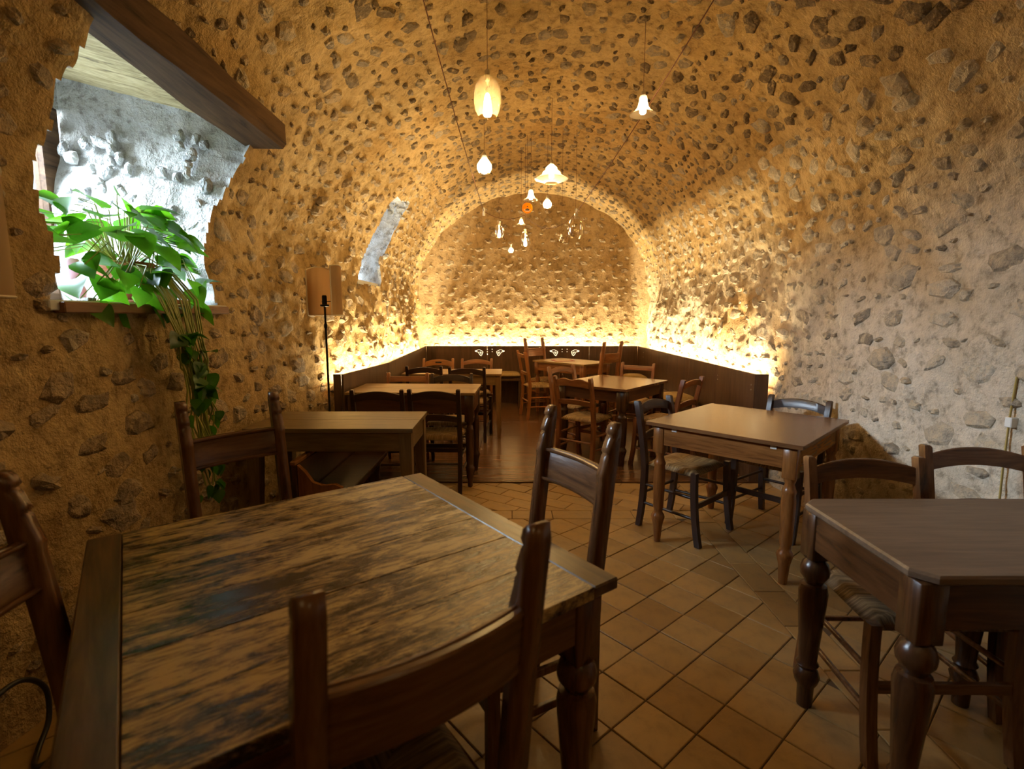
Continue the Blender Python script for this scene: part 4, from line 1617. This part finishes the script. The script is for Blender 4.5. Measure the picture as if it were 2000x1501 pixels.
# ------------------------------------------------------------------ floor lamps
def floor_lamp(label, x, y, rz, zs0, zs1, r, grp='parchment floor lamps'):
    e = empty('floor_lamp', (x, y, 0), rz, label, 'lamp', grp)
    m = MB().lathe([(0.105, 0), (0.11, 0.008), (0.10, 0.018), (0.05, 0.028), (0.018, 0.05)], n=24)
    m.build('base', M['iron'], e)
    m = MB().lathe([(0.008, 0.03), (0.008, 0.6), (0.012, 0.61), (0.012, 0.63), (0.008, 0.64), (0.008, zs0 - 0.10), (0.013, zs0 - 0.09), (0.013, zs0 - 0.07), (0.008, zs0 - 0.06), (0.008, zs0 + 0.06)], n=10)
    m.build('pole', M['iron'], e)
    m = MB().lathe([(0.014, zs0 + 0.06), (0.030, zs0 + 0.065), (0.034, zs0 + 0.075), (0.018, zs0 + 0.08), (0.017, zs0 + 0.14), (0.012, zs0 + 0.145)], n=14)
    m.build('socket', M['iron'], e)
    # bent parchment screen, wavy top, open at the back
    n = 26
    rings = []
    top = []
    for k in range(n + 1):
        t = k / n
        a = R(-20) + t * R(225)
        q = 1.0 + 0.10 * math.cos(2 * a)
        zt = zs1 + 0.018 * math.sin(2 * math.pi * t * 1.5 + 0.6)
        o_, i_ = r * q, r * q - 0.003
        c, s_ = math.cos(a), math.sin(a)
        rings.append([(o_ * c, o_ * s_, zs0), (o_ * c, o_ * s_, zt), (i_ * c, i_ * s_, zt), (i_ * c, i_ * s_, zs0)])
        top.append((o_ * c, o_ * s_, zt))
    m = MB()
    m.strip(rings)
    sh = m.build('shade', M['shade'], e, angle=50)
    m = MB()
    m.tube(top, 0.0045, 5)
    m.tube([(p[0], p[1], zs0) for p in top], 0.0045, 5)
    for p in (top[0], top[-1]):
        m.tube([(p[0], p[1], zs0), p], 0.005, 5)
    m.build('trim', M['shade_trim'], sh, angle=60)
    m = MB()
    for a in (R(30), R(150)):
        m.tube([(0, 0, zs0 + 0.10), (r * 0.95 * math.cos(a), r * 0.95 * math.sin(a), zs0 + 0.10)], 0.0025, 5)
    m.build('spider', M['iron'], e)
    return e


floor_lamp('slim black floor lamp with parchment shade beside the left panelling', -1.385, 3.83, R(-30), 1.425, 1.765, 0.125)
wl = empty('wall_lamp', (-1.665, 1.56, 1.68), 0, 'cream parchment wall lamp cut by the left edge of the photo', 'lamp')
rings = []
for k in range(17):
    a = R(-90) + R(180) * k / 16
    for_top = 0.205 - 0.03 * abs(math.sin(a)) ** 4
    o_, i_ = 0.10, 0.097
    q = 1.5
    c, s_ = math.cos(a), math.sin(a)
    rings.append([(o_ * c, o_ * q * s_, -0.20), (o_ * c, o_ * q * s_, for_top), (i_ * c, i_ * q * s_, for_top), (i_ * c, i_ * q * s_, -0.20)])
sh_ = MB().strip(rings).build('shade', M['shade'], wl, angle=50)
tr_ = MB()
tr_.tube([r_g[1] for r_g in rings], 0.004, 5)
MB().tube([r_g[0] for r_g in rings], 0.004, 5).build('trim', M['shade_trim'], sh_, angle=60)
tr_.build('trim', M['shade_trim'], sh_, angle=60)
MB().box(-0.03, -0.012, -0.04, 0.04, -0.06, 0.06, 0.003).build('wall_plate', M['iron'], wl)
MB().tube([(-0.02, 0, 0), (0.04, 0, -0.02), (0.045, 0, 0.05)], 0.007, 8).build('bracket', M['iron'], wl)
def spline(P, n=8):
    P = [Vector(p) for p in P]
    out = []
    for i in range(len(P) - 1):
        a, b, c, d = P[max(i - 1, 0)], P[i], P[i + 1], P[min(i + 2, len(P) - 1)]
        for k in range(n):
            t = k / n
            out.append(0.5 * ((2 * b) + (c - a) * t + (2 * a - 5 * b + 4 * c - d) * t * t + (3 * b - a - 3 * c + d) * t ** 3))
    return out + [P[-1]]
pts = spline([(-1.60, 1.20, 0.20), (-1.59, 1.38, 0.25), (-1.60, 1.52, 0.245), (-1.60, 1.60, 0.16), (-1.58, 1.58, 0.06), (-1.55, 1.50, 0.012), (-1.50, 1.44, 0.010), (-1.46, 1.50, 0.010), (-1.43, 1.58, 0.010), (-1.36, 1.60, 0.010)])
tag(MB().tube(pts, 0.0085, 8).build('power_cable', M['cable'], angle=60), 'black power cable looped on the floor at the lower left', 'cable')

# ------------------------------------------------------------------ trailing plant on the sill
def leaf_mesh(seed):
    r = random.Random(seed)
    m = MB()
    n = 7
    half = [(0, 0.0), (0.06, 0.30), (0.2, 0.44), (0.4, 0.44), (0.6, 0.34), (0.8, 0.18), (1.0, 0.0)]
    V, F = [], []
    for k, (t, w) in enumerate(half):
        droop = -0.28 * t * t
        V += [(t, -w, droop + 0.16 * w * 1.4), (t, 0, droop), (t, w, droop + 0.16 * w * 1.4)]
    for k in range(len(half) - 1):
        a = 3 * k
        F += [(a, a + 3, a + 4, a + 1), (a + 1, a + 4, a + 5, a + 2)]
    me = new_mesh('leaf', V, F, M['leaf'], True)
    return me


LEAVES = [leaf_mesh(i) for i in range(2)]
plant = empty('potted_plant', (-1.84, 2.47, 1.478), 0, 'trailing green houseplant in a terracotta pot on the window sill', 'plant')
m = MB().lathe([(0.085, 0), (0.088, 0.004), (0.115, 0.15), (0.125, 0.152), (0.128, 0.19), (0.116, 0.19), (0.108, 0.165), (0.0, 0.165)], n=28, cap=False)
m.add([(0.085 * math.cos(2 * math.pi * k / 28), 0.085 * math.sin(2 * math.pi * k / 28), 0) for k in range(28)], [tuple(range(27, -1, -1))])
m.build('pot', M['terracotta'], plant, angle=40)
MB().lathe([(0.145, -0.0), (0.15, 0.012), (0.14, 0.014), (0.10, 0.006)], n=28).build('saucer', M['terracotta'], plant, angle=40)
MB().lathe([(0.105, 0.150), (0.105, 0.166), (0.0, 0.172)], n=20, cap=False).build('soil', M['soil'], plant)
rp = random.Random(21)


def put_leaf(p, direction, size, roll=0.0):
    d = Vector(direction).normalized()
    up = Vector((0, 0, 1)) if abs(d.z) < 0.95 else Vector((1, 0, 0))
    y = up.cross(d).normalized()
    z = d.cross(y)
    c, s_ = math.cos(roll), math.sin(roll)
    y, z = y * c + z * s_, z * c - y * s_
    o = bpy.data.objects.new('leaf', LEAVES[rp.randrange(2)])
    COL.objects.link(o)
    o.parent = plant
    mt_ = Matrix.Identity(4)
    for q in range(3):
        mt_[q][0], mt_[q][1], mt_[q][2], mt_[q][3] = d[q] * size, y[q] * size, z[q] * size, p[q]
    o.matrix_basis = mt_


def put_vine(pts, r=0.003):
    MB().tube(pts, r, 5).build('vine', M['vine'], plant, angle=60)


for k in range(74):
    a = rp.uniform(0, 2 * math.pi)
    rr = rp.uniform(0.10, 0.40)
    bias = 0.12 if math.sin(a) < 0 else 0.0
    zz = 0.18 + rp.uniform(0.02, 0.30) * (1.15 - rr) - 0.4 * max(0, rr - 0.2)
    p = Vector((rr * 0.55 * math.cos(a) + 0.02, (rr + bias) * 1.0 * math.sin(a) - 0.02, zz))
    put_vine([(0.03 * math.cos(a), 0.03 * math.sin(a), 0.165), (0.5 * p.x, 0.5 * p.y, max(0.2, zz * 0.75 + 0.10)), p], 0.0024)
    put_leaf(p, (0.5 * math.cos(a) + 0.35, math.sin(a), rp.uniform(-0.7, 0.35)), rp.uniform(0.11, 0.17), rp.uniform(-0.7, 0.7))
for k in range(30):
    y0 = rp.uniform(-0.45, 0.38)
    p = Vector((rp.uniform(0.05, 0.22), y0, rp.uniform(-0.03, 0.17)))
    put_vine([(0.10, y0 * 0.3, 0.18), (p.x, y0 * 0.7, p.z + 0.10), p], 0.0024)
    put_leaf(p, (0.5, rp.uniform(-1, 1), rp.uniform(-0.6, 0.2)), rp.uniform(0.10, 0.15), rp.uniform(-0.8, 0.8))
for k in range(26):
    y0 = rp.uniform(-0.16, 0.16)
    ye = 0.06 + rp.uniform(-0.10, 0.12)
    zend = -rp.uniform(0.35, 1.02)
    pts = [(0.07, y0 * 0.4, 0.18), (0.17, y0 * 0.8, 0.15), (0.262, y0, 0.02), (0.275, y0 * 0.7 + ye * 0.3, -0.15)]
    nseg = 6
    for q in range(1, nseg + 1):
        t = q / nseg
        pts.append((0.272 + rp.uniform(-0.012, 0.02), y0 * 0.7 * (1 - t) + ye * (0.3 + 0.7 * t) + rp.uniform(-0.03, 0.03), -0.15 + (zend + 0.15) * t))
    put_vine(pts, 0.0042)
    for q in range(rp.choice((1, 1, 2))):
        pp = pts[rp.randrange(3, len(pts))]
        put_leaf((pp[0] + 0.01, pp[1], pp[2]), (0.25, rp.uniform(-1, 1), rp.uniform(-0.9, 0.1)), rp.uniform(0.05, 0.10), rp.uniform(-0.8, 0.8))
    put_leaf((pts[-1][0] + 0.01, pts[-1][1], pts[-1][2]), (0.2, rp.uniform(-1, 1), -0.8), rp.uniform(0.05, 0.08))
pv = MB().lathe([(0.030, 0), (0.042, 0.02), (0.046, 0.06), (0.030, 0.10), (0.024, 0.12), (0.034, 0.15), (0.036, 0.18), (0.026, 0.20), (0.0, 0.205)], n=20, cap=False)
pv.add([(0.03 * math.cos(2 * math.pi * k / 20), 0.03 * math.sin(2 * math.pi * k / 20), 0) for k in range(20)], [tuple(range(19, -1, -1))])
tag(pv.build('pink_figure', M['pink'], loc=(-2.02, 2.40, 1.4785), angle=50), 'small pink ceramic figure half hidden behind the potted plant', 'ornament')
tag(MB().box(-0.05, 0.05, -0.09, 0.09, 0, 0.022, 0.003).build('sill_tile', M['terracotta'], loc=(-1.72, 2.62, 1.4785)), 'broken terracotta tile lying at the front of the window sill', 'tile')

# ------------------------------------------------------------------ pendant lamps
def vault_z(x, y):
    L, Rr = float(xl(y)), float(xr(y))
    cx, a = (L + Rr) / 2, (Rr - L) / 2
    return ZS + RISE * math.sqrt(max(0, 1 - ((x - cx) / a) ** 2))


def at_px(px, py, d):
    a, b = (px - 1000) / 1000, -(py - 750.5) / 1000
    c, s = math.cos(PITCH), math.sin(PITCH)
    return Vector((a * d, (c + b * s) * d, CAM_H + (-s + b * c) * d))


SHAPES = {   # glass profiles (r, z), z measured down from the socket at 0
    'egg': [(0.010, 0.0), (0.045, -0.022), (0.072, -0.07), (0.080, -0.13), (0.072, -0.185), (0.052, -0.225)],
    'bell': [(0.020, 0.0), (0.028, -0.01), (0.030, -0.04), (0.038, -0.075), (0.058, -0.105), (0.092, -0.125)],
    'onion': [(0.016, 0.0), (0.020, -0.018), (0.030, -0.03), (0.046, -0.055), (0.046, -0.08), (0.032, -0.105)],
    'pagoda': [(0.012, 0.0), (0.030, -0.02), (0.055, -0.045), (0.050, -0.055), (0.085, -0.085), (0.080, -0.097), (0.150, -0.140), (0.120, -0.150), (0.060, -0.175)],
    'ball': [(0.006, 0.0), (0.022, -0.008), (0.033, -0.03), (0.033, -0.045), (0.022, -0.065), (0.004, -0.073)],
}


def pendant(shape, label, px, py, d, k, lit=True, mat=None, watts=None, loc=None):
    p = loc if loc is not None else at_px(px, py, d)
    prof = SHAPES[shape]
    hgt = -prof[-1][1] * k
    zt = p.z + hgt / 2
    e = empty('pendant_lamp', (p.x, p.y, zt), 0, label, 'lamp', 'blown glass pendant lamps')
    zc = vault_z(p.x, p.y) - zt + 0.02
    MB().tube([(0, 0, 0.02), (0, 0, zc)], 0.0016, 5).build('cord', M['cord'], e, angle=60)
    MB().lathe([(0.010, 0.025), (0.014, 0.02), (0.014, -0.03 * k), (0.011, -0.034 * k)], n=12).build('socket', M['steel'], e, angle=40)
    m = MB()
    m.lathe([(r * k, z * k) for r, z in prof], n=28, cap=False)
    m.lathe([(max(0.001, r * k - 0.002), z * k) for r, z in prof][::-1], n=28, cap=False)
    m.build('glass', mat or (M['glass_lit'] if lit and shape != 'egg' else M['glass']), e, angle=60)
    if lit:
        bl = 0.075 * k if shape == 'egg' else 0.05 * k
        z0 = -0.10 * k if shape == 'egg' else -0.03 * k
        zb = max(z0 - 2 * bl, -hgt + 0.004)
        b = MB()
        prof_b = [(0.008 * k, z0)] + [((0.018 if shape == 'egg' else 0.016) * k * s_, z0 + (zb - z0) * t) for t, s_ in ((0.15, 0.9), (0.35, 1.1), (0.6, 1.35), (0.85, 1.5), (1.0, 1.1))]
        b.lathe(prof_b, n=16)
        b.build('bulb', M['bulb_core'], e, angle=60)
        ld = bpy.data.lights.new('bulb_light', 'POINT')
        ld.energy = PENDANT_W if watts is None else watts
        ld.color = BULB_COL
        ld.shadow_soft_size = 0.035
        lo = bpy.data.objects.new('bulb_light', ld)
        COL.objects.link(lo)
        lo.parent = e
        lo.location = (0, 0, -hgt - 0.03)
    return e


pendant('egg', 'large amber egg-shaped glass pendant lamp hanging nearest', 952, 187, 2.9, 1.0, mat=M['glass_amber'], watts=PENDANT_W * 1.6)
pendant('bell', 'flared bell glass pendant lamp, high on the right of the vault', 1256, 205, 3.3, 0.92, watts=PENDANT_W)
pendant('onion', 'small round glowing pendant lamp left of the pagoda-shaped one', 946, 321, 4.6, 1.45, watts=PENDANT_W)
pendant('pagoda', 'wide tiered pagoda-shaped glass pendant lamp in the middle', 1077, 338, 4.6, 1.0, watts=PENDANT_W * 1.8)
pendant('bell', 'flared bell glass pendant lamp above the orange disc', 1037, 380, 5.6, 0.9, watts=PENDANT_W * .8)
pendant('onion', 'small round glowing pendant lamp right of the orange disc', 1069, 396, 5.6, 1.05, watts=PENDANT_W * .8)
pendant('bell', 'tiny bell pendant lamp just below the orange disc', 1018, 432, 6.0, 0.6, watts=PENDANT_W * .5)
pendant('egg', 'small clear egg pendant lamp at the left of the cluster', 975, 450, 5.6, 0.66, watts=PENDANT_W * .5)
pendant('egg', 'small clear egg pendant lamp low in the middle of the cluster', 1026, 466, 5.9, 0.74, watts=PENDANT_W * .5)
pendant('onion', 'tiny bright pendant bulb, lowest of the cluster', 998, 487, 6.2, 0.7, watts=PENDANT_W * .5)
pendant('egg', 'unlit clear oval glass pendant at the right of the cluster', 1124, 443, 5.4, 1.05, lit=False)
pendant('ball', 'tiny clear glass ball hanging in the cluster', 1097, 468, 5.5, 0.9, lit=False)
# two unseen lamps added behind the camera to light the foreground
pendant('egg', 'amber egg glass pendant lamp added unseen behind the camera on the left to light the foreground', 0, 0, 1, 1.0, mat=M['glass_amber'], watts=PENDANT_W * 0.6, loc=Vector((-0.5, -0.7, 2.75)))
pendant('bell', 'bell glass pendant lamp added unseen behind the camera on the right to light the foreground', 0, 0, 1, 0.85, watts=PENDANT_W * 0.6, loc=Vector((1.1, -0.4, 2.6)))

dc = empty('glass_disc', tuple(at_px(1030, 406, 5.55)), 0, 'round orange glass disc with a dark motif and a face-like curve', 'ornament')
m = MB()
rg = []
for yy, r_d in ((-0.012, 0.030), (-0.010, 0.050), (0.0, 0.056), (0.010, 0.050)):
    rg.append([(r_d * math.cos(2 * math.pi * k / 28), yy, r_d * math.sin(2 * math.pi * k / 28)) for k in range(28)])
m.strip(rg)
m.build('disc', M['orange_glass'], dc, angle=50)
m = MB()
for a0, a1, rr, w in ((200, 340, 0.036, 0.006),):
    for k in range(12):
        q0, q1 = R(a0 + (a1 - a0) * k / 12), R(a0 + (a1 - a0) * (k + 1) / 12)
        m.prism([(rr * math.cos(q0), rr * math.sin(q0)), (rr * math.cos(q1), rr * math.sin(q1)), ((rr + w) * math.cos(q1), (rr + w) * math.sin(q1)), ((rr + w) * math.cos(q0), (rr + w) * math.sin(q0))], 'y', -0.0145, -0.011)
m.build('pale_curve', M['plastic'], dc)
m = MB()
m.prism([(-0.026, -0.030), (0.026, -0.030), (0.018, -0.014), (0.006, -0.006), (-0.008, -0.008), (-0.020, -0.016)], 'y', -0.0145, -0.011)
m.prism([(0.008 * math.cos(2 * math.pi * k / 12), 0.012 + 0.008 * math.sin(2 * math.pi * k / 12)) for k in range(12)], 'y', -0.0145, -0.011)
m.build('dark_motif', M['cable'], dc)
zc_ = vault_z(dc.location.x, dc.location.y) - dc.location.z + 0.02
MB().tube([(0, 0, 0.05), (0, 0, zc_)], 0.0016, 5).build('cord', M['cord'], dc, angle=60)


def sag(a, b, s_, n=14):
    a, b = Vector(a), Vector(b)
    return [a.lerp(b, k / n) + Vector((0, 0, -s_ * 4 * (k / n) * (1 - k / n))) for k in range(n + 1)]


def cable(label, pts, r=0.003):
    return tag(MB().tube(pts, r, 6).build('lamp_cable', M['cord'], angle=60), label, 'cable', 'brown lamp cables')


LA, RA = at_px(945, 412, 5.4), at_px(1126, 414, 5.4)
la0 = Vector((-0.50, 2.6, vault_z(-0.50, 2.6) - 0.01))
ra0 = Vector((1.10, 2.5, vault_z(1.10, 2.5) - 0.03))
cable('brown lamp cable running down the left side of the vault', sag(la0, LA, 0.05), 0.0035)
cable('brown lamp cable running down the right side of the vault', sag(ra0, RA, 0.05), 0.0035)
mid = at_px(1024, 420, 5.5)
cable('brown cable swag from the left clip to the orange disc', sag(LA, mid, 0.06), 0.0028)
cable('brown cable swag from the orange disc to the right clip', sag(mid, RA, 0.15), 0.0028)
cable('thin brown cable hanging from the left swag', [at_px(981, 432, 5.43), at_px(980, 458, 5.43), at_px(986, 468, 5.43)], 0.0028)
cable('thin brown cable hanging below the right clip', [RA, at_px(1112, 440, 5.20), at_px(1106, 467, 5.20)], 0.0028)
for p, nm in ((LA, 'left'), (RA, 'right')):
    m = MB().lathe([(0.008, -0.05), (0.014, -0.045), (0.014, -0.015), (0.009, -0.010), (0.012, 0.0), (0.012, 0.03), (0.006, 0.036)], n=12)
    tag(m.build('cable_clip', M['plastic'], loc=tuple(p), angle=50), 'small pale insulator clip on the %s lamp cable' % nm, 'clip')

# small electrical box with a cable low on the right wall
bx_ = empty('junction_box', (2.175, 2.19, 0.96), 0, 'tiny white junction box with an ochre cable low on the right wall', 'socket')
MB().box(-0.015, 0.02, -0.016, 0.016, -0.022, 0.022, 0.003).build('cover', M['plastic'], bx_)
MB().tube([(0.0, 0.0, 0.2), (-0.004, 0.004, 0.02), (-0.004, 0.005, -0.2), (0.0, 0.0, -0.6)], 0.0045, 6).build('cable', M['yellow_cable'], bx_, angle=60)
